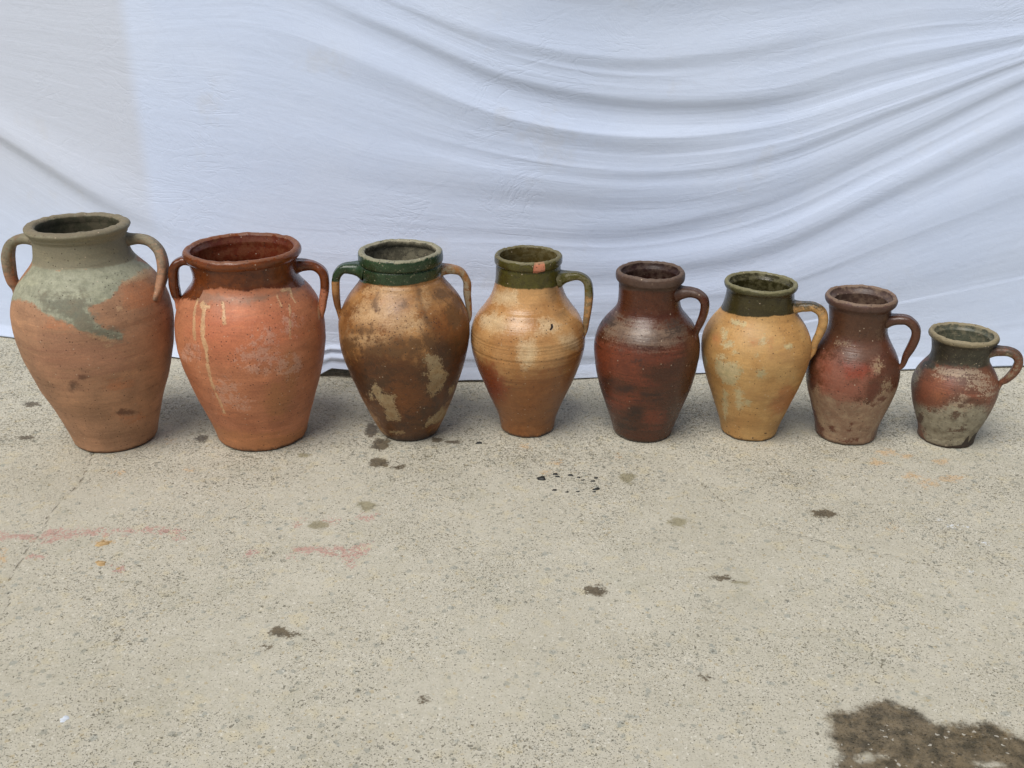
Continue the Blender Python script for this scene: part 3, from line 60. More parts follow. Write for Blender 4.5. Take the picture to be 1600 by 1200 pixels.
STAINS = {"wet":[["p",[-0.238,1.714],[-0.242,1.701],[-0.253,1.697],[-0.263,1.694],[-0.275,1.702],[-0.276,1.714],[-0.28,1.727],[-0.268,1.734],[-0.256,1.733],[-0.244,1.727]],["p",[-0.21,1.696],[-0.21,1.69],[-0.216,1.687],[-0.222,1.686],[-0.23,1.69],[-0.233,1.696],[-0.231,1.703],[-0.225,1.707],[-0.217,1.706],[-0.21,1.702]],["p",[-0.247,1.795],[-0.245,1.784],[-0.257,1.77],[-0.27,1.769],[-0.285,1.779],[-0.284,1.795],[-0.282,1.809],[-0.277,1.821],[-0.262,1.816],[-0.249,1.811]],["p",[-0.142,1.812],[-0.14,1.806],[-0.147,1.802],[-0.154,1.803],[-0.161,1.804],[-0.161,1.812],[-0.161,1.819],[-0.156,1.824],[-0.148,1.823],[-0.141,1.82]],["p",[-0.277,1.857],[-0.276,1.84],[-0.285,1.83],[-0.293,1.827],[-0.302,1.839],[-0.307,1.857],[-0.306,1.874],[-0.303,1.891],[-0.292,1.894],[-0.281,1.874]],["p",[0.146,1.287],[0.147,1.278],[0.136,1.272],[0.125,1.275],[0.115,1.278],[0.114,1.287],[0.116,1.296],[0.127,1.3],[0.136,1.3],[0.143,1.294]],["p",[0.35,1.321],[0.352,1.317],[0.34,1.314],[0.328,1.315],[0.318,1.317],[0.316,1.321],[0.323,1.326],[0.33,1.327],[0.342,1.328],[0.348,1.325]],["p",[0.576,1.518],[0.564,1.508],[0.553,1.505],[0.54,1.506],[0.531,1.508],[0.531,1.518],[0.534,1.529],[0.549,1.531],[0.563,1.53],[0.571,1.526]],["p",[-0.623,1.821],[-0.625,1.811],[-0.628,1.805],[-0.637,1.807],[-0.647,1.813],[-0.652,1.821],[-0.651,1.829],[-0.645,1.835],[-0.638,1.837],[-0.626,1.829]],["p",[-0.328,1.186],[-0.327,1.178],[-0.334,1.175],[-0.339,1.173],[-0.348,1.178],[-0.352,1.186],[-0.35,1.192],[-0.345,1.199],[-0.339,1.196],[-0.333,1.192]],["p",[-0.306,1.18],[-0.307,1.177],[-0.314,1.176],[-0.321,1.175],[-0.326,1.177],[-0.33,1.18],[-0.328,1.185],[-0.324,1.186],[-0.315,1.186],[-0.311,1.184]],["p",[-0.344,1.153],[-0.345,1.15],[-0.348,1.149],[-0.352,1.148],[-0.355,1.15],[-0.357,1.153],[-0.356,1.155],[-0.354,1.157],[-0.35,1.156],[-0.347,1.155]],["p",[-0.285,1.166],[-0.285,1.166],[-0.285,1.166],[-0.285,1.166],[-0.285,1.166],[-0.285,1.166],[-0.285,1.166],[-0.285,1.166],[-0.285,1.166],[-0.285,1.166]],["p",[-0.11,1.045],[-0.111,1.041],[-0.113,1.04],[-0.116,1.038],[-0.12,1.041],[-0.122,1.045],[-0.121,1.049],[-0.118,1.05],[-0.114,1.051],[-0.112,1.048]],["p",[-0.982,1.824],[-0.98,1.818],[-0.987,1.817],[-0.998,1.817],[-1.006,1.818],[-1.014,1.824],[-1.013,1.829],[-1.005,1.833],[-0.996,1.833],[-0.986,1.83]],["p",[-1.041,1.992],[-1.04,1.984],[-1.05,1.982],[-1.061,1.978],[-1.072,1.985],[-1.081,1.992],[-1.078,1.999],[-1.072,2.005],[-1.061,2.005],[-1.047,2.002]],["p",[-0.105,1.803],[-0.11,1.798],[-0.117,1.796],[-0.128,1.794],[-0.133,1.798],[-0.138,1.803],[-0.135,1.808],[-0.13,1.812],[-0.118,1.81],[-0.111,1.808]],["p",[0.281,1.088],[0.28,1.085],[0.272,1.083],[0.264,1.083],[0.258,1.085],[0.255,1.088],[0.261,1.091],[0.266,1.093],[0.274,1.094],[0.278,1.092]]],
"oil":[["p",[0.38,0.905],[0.405,0.941],[0.403,0.974],[0.411,1.011],[0.426,1.023],[0.44,1.013],[0.456,1.025],[0.473,1.035],[0.495,1.042],[0.511,1.028],[0.527,1.02],[0.538,0.999],[0.551,0.991],[0.573,0.995],[0.598,0.997],[0.618,0.995],[0.632,0.98],[0.648,0.963],[0.671,0.931],[0.636,0.861],[0.502,0.825],[0.37,0.861]]],
"oilhole":[["p",[0.444,0.936],[0.439,0.931],[0.432,0.927],[0.424,0.927],[0.418,0.931],[0.418,0.936],[0.424,0.942],[0.43,0.944],[0.439,0.945],[0.443,0.942]],["p",[0.461,0.939],[0.459,0.936],[0.453,0.935],[0.447,0.936],[0.443,0.937],[0.442,0.939],[0.446,0.942],[0.45,0.943],[0.456,0.944],[0.461,0.941]],["p",[0.601,0.924],[0.592,0.92],[0.583,0.918],[0.57,0.918],[0.559,0.92],[0.56,0.924],[0.565,0.929],[0.577,0.932],[0.588,0.931],[0.599,0.928]]],
"olive":[["p",[-0.32,1.486],[-0.321,1.476],[-0.327,1.473],[-0.34,1.469],[-0.352,1.478],[-0.355,1.486],[-0.353,1.495],[-0.344,1.498],[-0.333,1.499],[-0.32,1.494]],["p",[-0.242,1.549],[-0.246,1.541],[-0.254,1.532],[-0.264,1.532],[-0.273,1.54],[-0.275,1.549],[-0.279,1.561],[-0.269,1.567],[-0.256,1.562],[-0.247,1.557]],["p",[0.301,1.492],[0.301,1.485],[0.29,1.477],[0.281,1.479],[0.272,1.483],[0.271,1.492],[0.276,1.5],[0.285,1.507],[0.295,1.506],[0.302,1.501]],["p",[0.373,1.309],[0.371,1.306],[0.365,1.304],[0.356,1.303],[0.351,1.306],[0.347,1.309],[0.352,1.312],[0.36,1.314],[0.366,1.314],[0.372,1.312]],["p",[0.232,1.655],[0.23,1.642],[0.219,1.629],[0.211,1.635],[0.204,1.641],[0.201,1.655],[0.209,1.666],[0.215,1.673],[0.225,1.676],[0.233,1.667]],["p",[-0.402,1.747],[-0.401,1.742],[-0.406,1.738],[-0.412,1.736],[-0.417,1.74],[-0.422,1.747],[-0.421,1.752],[-0.416,1.757],[-0.41,1.757],[-0.404,1.754]]],
"pink":[["p",[-0.874,1.457],[-0.84,1.454],[-0.805,1.448],[-0.792,1.469],[-0.757,1.465],[-0.713,1.465],[-0.66,1.469],[-0.617,1.471],[-0.568,1.473],[-0.564,1.463],[-0.612,1.459],[-0.677,1.454],[-0.74,1.448],[-0.766,1.434],[-0.783,1.428],[-0.801,1.44],[-0.864,1.436]],["p",[-0.364,1.41],[-0.342,1.414],[-0.299,1.412],[-0.271,1.408],[-0.257,1.42],[-0.241,1.424],[-0.243,1.408],[-0.244,1.389],[-0.257,1.385],[-0.257,1.359],[-0.268,1.355],[-0.275,1.385],[-0.295,1.389],[-0.317,1.397],[-0.355,1.401]],["p",[-0.424,1.399],[-0.422,1.395],[-0.427,1.394],[-0.434,1.394],[-0.439,1.395],[-0.441,1.399],[-0.44,1.402],[-0.436,1.403],[-0.43,1.404],[-0.425,1.402]],["p",[-0.244,1.507],[-0.246,1.501],[-0.251,1.495],[-0.256,1.496],[-0.262,1.501],[-0.266,1.507],[-0.262,1.513],[-0.26,1.52],[-0.253,1.517],[-0.247,1.513]],["p",[-0.307,1.499],[-0.31,1.495],[-0.315,1.493],[-0.321,1.492],[-0.328,1.495],[-0.331,1.499],[-0.329,1.503],[-0.322,1.505],[-0.317,1.505],[-0.309,1.502]],["p",[-0.368,1.494],[-0.369,1.489],[-0.37,1.486],[-0.373,1.486],[-0.376,1.49],[-0.378,1.494],[-0.379,1.499],[-0.376,1.503],[-0.374,1.502],[-0.371,1.5]],["p",[-0.558,1.442],[-0.558,1.439],[-0.56,1.435],[-0.563,1.436],[-0.567,1.438],[-0.569,1.442],[-0.569,1.445],[-0.567,1.448],[-0.564,1.449],[-0.559,1.446]],["p",[-0.36,1.387],[-0.36,1.385],[-0.362,1.383],[-0.364,1.384],[-0.367,1.385],[-0.368,1.387],[-0.368,1.39],[-0.366,1.392],[-0.363,1.391],[-0.361,1.39]],["p",[-0.627,1.354],[-0.626,1.349],[-0.629,1.348],[-0.633,1.346],[-0.636,1.349],[-0.641,1.354],[-0.64,1.358],[-0.637,1.36],[-0.634,1.36],[-0.631,1.358]],["p",[-0.77,1.382],[-0.77,1.378],[-0.776,1.377],[-0.781,1.376],[-0.787,1.379],[-0.792,1.382],[-0.79,1.385],[-0.786,1.387],[-0.781,1.387],[-0.776,1.385]]],
"rust":[["p",[0.854,1.647],[0.84,1.637],[0.829,1.633],[0.817,1.635],[0.807,1.638],[0.804,1.647],[0.813,1.656],[0.827,1.66],[0.841,1.663],[0.854,1.656]],["p",[0.791,1.63],[0.787,1.62],[0.775,1.612],[0.764,1.611],[0.761,1.621],[0.757,1.63],[0.767,1.639],[0.778,1.649],[0.788,1.647],[0.791,1.638]],["p",[0.76,1.755],[0.754,1.746],[0.742,1.74],[0.732,1.738],[0.726,1.745],[0.727,1.755],[0.73,1.765],[0.742,1.771],[0.753,1.771],[0.761,1.764]],["p",[0.788,1.741],[0.785,1.736],[0.777,1.732],[0.768,1.73],[0.764,1.736],[0.765,1.741],[0.769,1.749],[0.775,1.751],[0.784,1.752],[0.787,1.747]],["p",[0.725,1.714],[0.72,1.707],[0.71,1.702],[0.701,1.701],[0.696,1.706],[0.697,1.714],[0.699,1.723],[0.709,1.727],[0.718,1.727],[0.725,1.721]],["p",[0.778,1.655],[0.771,1.647],[0.758,1.645],[0.745,1.643],[0.74,1.647],[0.738,1.655],[0.747,1.663],[0.756,1.669],[0.767,1.665],[0.774,1.661]],["p",[0.849,1.714],[0.842,1.707],[0.832,1.701],[0.824,1.704],[0.815,1.707],[0.819,1.714],[0.823,1.722],[0.832,1.726],[0.842,1.726],[0.848,1.723]],["p",[0.035,1.783],[0.032,1.776],[0.026,1.774],[0.02,1.772],[0.016,1.776],[0.015,1.783],[0.016,1.791],[0.02,1.795],[0.027,1.793],[0.032,1.789]],["p",[0.077,1.677],[0.075,1.671],[0.07,1.669],[0.064,1.667],[0.06,1.672],[0.059,1.677],[0.059,1.684],[0.065,1.686],[0.071,1.689],[0.075,1.684]],["p",[0.095,1.72],[0.096,1.714],[0.09,1.71],[0.084,1.711],[0.08,1.713],[0.078,1.72],[0.08,1.725],[0.085,1.729],[0.091,1.73],[0.097,1.725]],["p",[0.22,1.741],[0.219,1.738],[0.214,1.736],[0.208,1.736],[0.203,1.737],[0.203,1.741],[0.204,1.744],[0.209,1.746],[0.215,1.746],[0.22,1.744]],["p",[-0.611,1.685],[-0.613,1.682],[-0.617,1.68],[-0.621,1.681],[-0.626,1.682],[-0.63,1.685],[-0.628,1.688],[-0.625,1.69],[-0.619,1.69],[-0.613,1.689]],["p",[-0.738,1.675],[-0.743,1.67],[-0.746,1.668],[-0.753,1.666],[-0.762,1.67],[-0.767,1.675],[-0.764,1.68],[-0.758,1.682],[-0.752,1.682],[-0.743,1.68]],["p",[-0.829,1.382],[-0.823,1.369],[-0.824,1.362],[-0.832,1.367],[-0.837,1.37],[-0.843,1.382],[-0.849,1.395],[-0.848,1.402],[-0.843,1.402],[-0.836,1.394]],["p",[-0.683,1.809],[-0.682,1.804],[-0.687,1.801],[-0.693,1.801],[-0.698,1.805],[-0.701,1.809],[-0.702,1.815],[-0.698,1.817],[-0.692,1.818],[-0.685,1.815]],["p",[-0.671,1.43],[-0.674,1.426],[-0.677,1.423],[-0.685,1.423],[-0.692,1.425],[-0.696,1.43],[-0.697,1.434],[-0.691,1.437],[-0.683,1.438],[-0.675,1.434]],["p",[0.67,1.471],[0.666,1.467],[0.661,1.464],[0.656,1.466],[0.652,1.467],[0.65,1.471],[0.656,1.474],[0.66,1.478],[0.666,1.477],[0.67,1.474]]],
"white":[["p",[0.782,1.477],[0.774,1.474],[0.767,1.471],[0.757,1.471],[0.749,1.473],[0.749,1.477],[0.753,1.481],[0.763,1.482],[0.771,1.483],[0.777,1.48]],["p",[0.737,1.339],[0.735,1.335],[0.73,1.335],[0.727,1.335],[0.723,1.335],[0.725,1.339],[0.726,1.342],[0.731,1.344],[0.735,1.345],[0.736,1.342]],["p",[0.751,1.501],[0.748,1.498],[0.746,1.497],[0.744,1.497],[0.742,1.498],[0.741,1.501],[0.744,1.503],[0.746,1.504],[0.749,1.505],[0.75,1.503]],["p",[0.801,1.424],[0.799,1.421],[0.795,1.421],[0.791,1.421],[0.787,1.421],[0.787,1.424],[0.789,1.426],[0.794,1.429],[0.798,1.428],[0.8,1.427]]],
"crack":[["l",0.0012,[-0.832,1.761],[-0.815,1.68],[-0.807,1.63],[-0.812,1.57],[-0.817,1.518],[-0.801,1.461],[-0.808,1.43],[-0.802,1.385],[-0.796,1.336],[-0.797,1.306],[-0.808,1.275]],["l",0.0006,[0.341,1.667],[0.397,1.525],[0.471,1.461],[0.572,1.401],[0.65,1.382],[0.711,1.327]],["l",0.0008,[-0.798,1.318],[-0.765,1.258],[-0.761,1.218]]],
"shade_grit":[["p",[0.536,1.992],[0.658,1.975],[0.612,1.833],[0.539,1.803],[0.51,1.878]],["p",[-0.623,1.91],[-0.625,1.868],[-0.637,1.837],[-0.683,1.846],[-0.713,1.874],[-0.74,1.91],[-0.744,1.952],[-0.718,1.968],[-0.683,1.981],[-0.647,1.952]],["p",[-0.323,1.926],[-0.338,1.877],[-0.371,1.859],[-0.42,1.854],[-0.462,1.878],[-0.482,1.926],[-0.483,1.97],[-0.45,2.003],[-0.404,2.013],[-0.359,1.981]]]}
CLOTH = {"cloth":[[[-1.2682,1.3364],[-1.038,1.3242],[-0.7496,1.3084],[-0.4811,1.2932],[-0.2363,1.2862],[0.0,1.2854],[0.2391,1.2909],[0.4838,1.2954],[0.7283,1.2968],[0.9752,1.2985],[1.1665,1.3014]],[[-1.3386,1.0757],[-1.0938,1.0705],[-0.7867,1.0756],[-0.503,1.0799],[-0.2489,1.0209],[0.0,0.9528],[0.2564,0.9303],[0.5175,0.9424],[0.7757,0.9662],[1.036,0.9901],[1.2371,1.0025]],[[-1.3702,0.9605],[-1.1212,0.9459],[-0.8076,0.9441],[-0.5158,0.9541],[-0.2571,0.8476],[0.0,0.757],[0.2667,0.717],[0.5367,0.7405],[0.8018,0.7841],[1.0737,0.7984],[1.2835,0.8077]],[[-1.3996,0.8535],[-1.1441,0.8417],[-0.8256,0.8313],[-0.5269,0.8463],[-0.2612,0.7628],[0.0,0.6631],[0.2714,0.6177],[0.5478,0.6239],[0.8156,0.6884],[1.0847,0.7426],[1.291,0.7759]],[[-1.4264,0.756],[-1.165,0.747],[-0.8433,0.72],[-0.5397,0.721],[-0.2669,0.6433],[0.0,0.5594],[0.2761,0.5202],[0.5551,0.5475],[0.824,0.6294],[1.0906,0.7129],[1.2956,0.7567]],[[-1.4342,0.7275],[-1.1834,0.663],[-0.8607,0.6108],[-0.556,0.5623],[-0.2734,0.505],[0.0,0.4587],[0.2804,0.4305],[0.5624,0.4705],[0.8317,0.576],[1.0965,0.6829],[1.2993,0.7412]],[[-1.4542,0.6547],[-1.209,0.5467],[-0.8893,0.4309],[-0.5747,0.3792],[-0.2804,0.3597],[0.0,0.3401],[0.2855,0.3235],[0.5715,0.3756],[0.8425,0.5008],[1.1061,0.634],[1.308,0.7047]],[[-1.4747,0.5799],[-1.2289,0.4562],[-0.9111,0.2938],[-0.5885,0.2451],[-0.2862,0.2366],[0.0,0.224],[0.2905,0.22],[0.5819,0.2657],[0.8576,0.3951],[1.1289,0.5182],[1.3367,0.584]],[[-1.5132,0.4398],[-1.2565,0.3307],[-0.9315,0.1661],[-0.5983,0.1489],[-0.2905,0.1466],[0.0,0.1415],[0.2945,0.1362],[0.5921,0.1595],[0.8787,0.248],[1.1657,0.3317],[1.3875,0.3706]],[[-1.5819,0.1893],[-1.2928,0.1658],[-0.9446,0.0834],[-0.6062,0.0721],[-0.294,0.0726],[0.0,0.0692],[0.2979,0.0658],[0.6003,0.0733],[0.8986,0.1094],[1.2018,0.1484],[1.4348,0.1721]],[[-1.6339,0.0],[-1.3292,0.0],[-0.9579,0.0],[-0.6136,0.0],[-0.2975,0.0],[0.0,0.0],[0.3009,0.0],[0.6073,0.0],[0.9142,0.0],[1.231,0.0],[1.4758,0.0]]],"hem":[[-1.855,2.593],[-1.634,2.515],[-1.329,2.416],[-0.958,2.307],[-0.614,2.201],[-0.419,2.138],[-0.297,2.123],[-0.096,2.111],[0.0,2.115],[0.21,2.142],[0.439,2.169],[0.945,2.185],[1.231,2.209],[1.476,2.234],[1.642,2.251]],"tint_edge":[-0.8327,0.6868],"gap":[-0.4511,-0.3503]}
BITS = {"tan":[[-0.6883,1.4222,0.013],[-0.6674,1.3647,0.012],[-0.6776,1.4282,0.006],[-0.6351,1.35,0.005]],"black":[[0.0555,1.6495,0.011],[0.0828,1.6672,0.006],[0.086,1.6571,0.005],[0.1105,1.6621,0.006],[0.1258,1.6545,0.004],[0.1336,1.6445,0.004],[0.1513,1.6395,0.005],[0.1583,1.652,0.005],[0.1549,1.6077,0.008],[0.1506,1.5982,0.004],[0.0779,1.6053,0.005],[0.1012,1.5982,0.004],[0.1213,1.6005,0.004],[-0.0673,1.7975,0.007]],"white":[[-0.5778,1.0062,0.008]]}


# ------------------------------------------------------------------ helpers
def srgb(r, g, b, gain=1.0):
    f = lambda c: (c / 255 / 12.92 if c / 255 <= 0.04045 else ((c / 255 + 0.055) / 1.055) ** 2.4)
    return (min(f(r) * gain, 1), min(f(g) * gain, 1), min(f(b) * gain, 1), 1)

_T = np.random.RandomState(11).rand(64, 64, 64).astype(np.float32)
def vnoise(x, y, z=0.0, seed=0):
    """smooth value noise in 0..1 for numpy arrays"""
    x = np.asarray(x, float) + seed * 7.31; y = np.asarray(y, float) + seed * 3.17; z = np.asarray(z, float) + seed * 5.77
    x, y, z = np.broadcast_arrays(x, y, z)
    i, j, k = np.floor(x).astype(int), np.floor(y).astype(int), np.floor(z).astype(int)
    u, v, w = x - i, y - j, z - k
    u, v, w = [t * t * t * (t * (t * 6 - 15) + 10) for t in (u, v, w)]
    r = 0
    for a in (0, 1):
        for b in (0, 1):
            for c in (0, 1):
                r = r + _T[(i + a) & 63, (j + b) & 63, (k + c) & 63] * (u if a else 1 - u) * (v if b else 1 - v) * (w if c else 1 - w)
    return r
def fbm(x, y, z=0.0, seed=0, octv=4):
    s, amp, tot = 0, 1.0, 0
    for o in range(octv):
        s = s + amp * vnoise(np.asarray(x) * 2 ** o, np.asarray(y) * 2 ** o, np.asarray(z) * 2 ** o, seed + o)
        tot += amp; amp *= .5
    return s / tot

def poly_sd(px, py, pts):
    """signed distance to a closed outline, positive inside"""
    n = len(pts); d = np.full(px.shape, 1e9); ins = np.zeros(px.shape, bool)
    for i in range(n):
        ax, ay = pts[i]; bx, by = pts[(i + 1) % n]
        ex, ey = bx - ax, by - ay
        t = np.clip(((px - ax) * ex + (py - ay) * ey) / (ex * ex + ey * ey + 1e-12), 0, 1)
        d = np.minimum(d, np.hypot(px - ax - t * ex, py - ay - t * ey))
        if ey != 0:
            ins ^= ((ay > py) != (by > py)) & (px < (bx - ax) * (py - ay) / (by - ay) + ax)
    return np.where(ins, d, -d)
def line_d(px, py, pts):
    d = np.full(px.shape, 1e9)
    for (ax, ay), (bx, by) in zip(pts, pts[1:]):
        ex, ey = bx - ax, by - ay
        t = np.clip(((px - ax) * ex + (py - ay) * ey) / (ex * ex + ey * ey + 1e-12), 0, 1)
        d = np.minimum(d, np.hypot(px - ax - t * ex, py - ay - t * ey))
    return d

def mesh_from(name, verts, faces, mat=None, parent=None, smooth=True, attrs=None, uvs=None, normals=None):
    me = bpy.data.meshes.new(name)
    verts = np.asarray(verts, np.float32); faces = np.asarray(faces, np.int32)
    me.vertices.add(len(verts)); me.vertices.foreach_set("co", verts.ravel())
    k = faces.shape[1]
    me.loops.add(faces.size); me.loops.foreach_set("vertex_index", faces.ravel())
    me.polygons.add(len(faces)); me.polygons.foreach_set("loop_start", np.arange(0, faces.size, k, dtype=np.int32))
    me.update(calc_edges=True)
    if smooth:
        me.polygons.foreach_set("use_smooth", np.ones(len(faces), bool))
    for n, v in (attrs or {}).items():
        at = me.attributes.new(n, 'FLOAT', 'POINT'); at.data.foreach_set("value", np.asarray(v, np.float32).ravel())
    if uvs is not None:
        uv = me.uv_layers.new(name="flow"); uv.data.foreach_set("uv", np.asarray(uvs, np.float32)[faces.ravel()].ravel())
    me.validate()
    if normals is not None:
        me.normals_split_custom_set_from_vertices([tuple(v) for v in normals])
    if mat: me.materials.append(mat)
    o = bpy.data.objects.new(name, me); COL.objects.link(o)
    if parent: o.parent = parent
    return o
def grid_faces(nr, nc, wrap):
    r = np.arange(nr - 1)[:, None]; c = np.arange(nc if wrap else nc - 1)[None, :]
    a = r * nc + c; b = r * nc + (c + 1) % nc
    return np.stack([a, b, b + nc, a + nc], -1).reshape(-1, 4)
def spline(P, n):
    """Catmull-Rom through the rows of P, n samples"""
    P = np.asarray(P, float); Q = np.vstack([2 * P[0] - P[1], P, 2 * P[-1] - P[-2]])
    t = np.linspace(0, len(P) - 1 - 1e-9, n); i = t.astype(int); u = (t - i)[:, None]
    p0, p1, p2, p3 = Q[i], Q[i + 1], Q[i + 2], Q[i + 3]
    return .5 * ((2 * p1) + (-p0 + p2) * u + (2 * p0 - 5 * p1 + 4 * p2 - p3) * u ** 2 + (-p0 + 3 * p1 - 3 * p2 + p3) * u ** 3)

class NT:
    """small node-tree writer"""
    def __init__(s, name):
        s.mat = bpy.data.materials.new(name); s.mat.use_nodes = True
        s.t = s.mat.node_tree; s.b = s.t.nodes["Principled BSDF"]
        s.tc = s.t.nodes.new("ShaderNodeTexCoord")
    def put(s, sock, v):
        if isinstance(v, bpy.types.NodeSocket): s.t.links.new(v, sock)
        else: sock.default_value = v
    def math(s, op, a, b=0.0, clamp=False):
        n = s.t.nodes.new("ShaderNodeMath"); n.operation = op; n.use_clamp = clamp
        s.put(n.inputs[0], a); s.put(n.inputs[1], b); return n.outputs[0]
    def map(s, v, a, b, c=0.0, d=1.0, smooth=True):
        n = s.t.nodes.new("ShaderNodeMapRange"); n.interpolation_type = 'SMOOTHSTEP' if smooth else 'LINEAR'
        s.put(n.inputs[0], v)
        for i, q in enumerate((a, b, c, d)): s.put(n.inputs[i + 1], q)
        return n.outputs[0]
    def mix(s, f, a, b, mode='MIX'):
        n = s.t.nodes.new("ShaderNodeMix"); n.data_type = 'RGBA'; n.blend_type = mode
        s.put(n.inputs[0], f); s.put(n.inputs[6], a); s.put(n.inputs[7], b); return n.outputs[2]
    def mixf(s, f, a, b):
        n = s.t.nodes.new("ShaderNodeMix"); n.data_type = 'FLOAT'
        s.put(n.inputs[0], f); s.put(n.inputs[2], a); s.put(n.inputs[3], b); return n.outputs[0]
    def attr(s, name):
        n = s.t.nodes.new("ShaderNodeAttribute"); n.attribute_name = name; return n.outputs["Fac"]
    def vec(s, scale=(1, 1, 1), loc=(0, 0, 0), src=None, rot=(0, 0, 0)):
        n = s.t.nodes.new("ShaderNodeMapping"); s.put(n.inputs[0], src or s.tc.outputs["Object"])
        n.inputs["Scale"].default_value = scale; n.inputs["Location"].default_value = loc; n.inputs["Rotation"].default_value = rot
        return n.outputs[0]
    def noise(s, v, scale, detail=4.0, rough=.55, dist=0.0):
        n = s.t.nodes.new("ShaderNodeTexNoise"); s.put(n.inputs["Vector"], v)
        n.inputs["Scale"].default_value = scale; n.inputs["Detail"].default_value = detail
        n.inputs["Roughness"].default_value = rough; n.inputs["Distortion"].default_value = dist
        return n.outputs["Fac"]
    def voro(s, v, scale, feature='F1', rnd=1.0):
        n = s.t.nodes.new("ShaderNodeTexVoronoi"); n.feature = feature; s.put(n.inputs["Vector"], v)
        n.inputs["Scale"].default_value = scale; n.inputs["Randomness"].default_value = rnd
        return n.outputs["Distance"], (n.outputs["Color"] if feature == 'F1' else None)
    def bump(s, h, strength=1.0, dist=0.001, prev=None):
        n = s.t.nodes.new("ShaderNodeBump"); s.put(n.inputs["Height"], h)
        n.inputs["Strength"].default_value = strength; n.inputs["Distance"].default_value = dist
        if prev is not None: s.put(n.inputs["Normal"], prev)
        return n.outputs[0]

def tag(o, label, cat, group=None):
    o["label"] = label; o["category"] = cat
    if group: o["group"] = group
def structure(o):
    o["kind"] = "structure"; return o

# ------------------------------------------------------------------ ground: one sheet, dense where it is seen
def axis(lo, hi, step, far):
    core = np.arange(lo, hi + 1e-9, step)
    g = np.cumsum(step * 1.45 ** np.arange(1, 24)); g = g[g < far]
    return np.concatenate([(lo - g)[::-1], core, hi + g])
gx, gy = axis(-1.5, 1.5, .005, 60), axis(.8, 2.45, .005, 60)
GX, GY = np.meshgrid(gx, gy)
inside = (abs(GX) < 1.6) & (GY > .6) & (GY < 2.6)
gz = np.where(inside, (fbm(GX * 3, GY * 3, 0, 1, 3) - .5) * .006 + (fbm(GX * 22, GY * 22, 0, 2, 3) - .5) * .0022 - .001, -.001)
for J in JARS:                                          # the slab is level where a pot stands
    d = np.hypot(GX - J['x'], GY - J['y']); gz = np.where(inside, gz * np.clip((d - J['prof'][0][0] * .9) / .05, .12, 1), gz)
gat = {}
for nm, items in STAINS.items():
    sd = np.full(GX.shape, -.05)
    for it in items:
        pts = it[2:] if it[0] == 'l' else it[1:]
        P = np.array(pts); m = (GX > P[:, 0].min() - .06) & (GX < P[:, 0].max() + .06) & (GY > P[:, 1].min() - .06) & (GY < P[:, 1].max() + .06)
        if not m.any(): continue
        v = it[1] - line_d(GX[m], GY[m], pts) if it[0] == 'l' else poly_sd(GX[m], GY[m], pts)
        sd[m] = np.maximum(sd[m], v)
    gat[nm] = sd
gz = np.where(gat['crack'] > -.004, gz - .0012, gz)

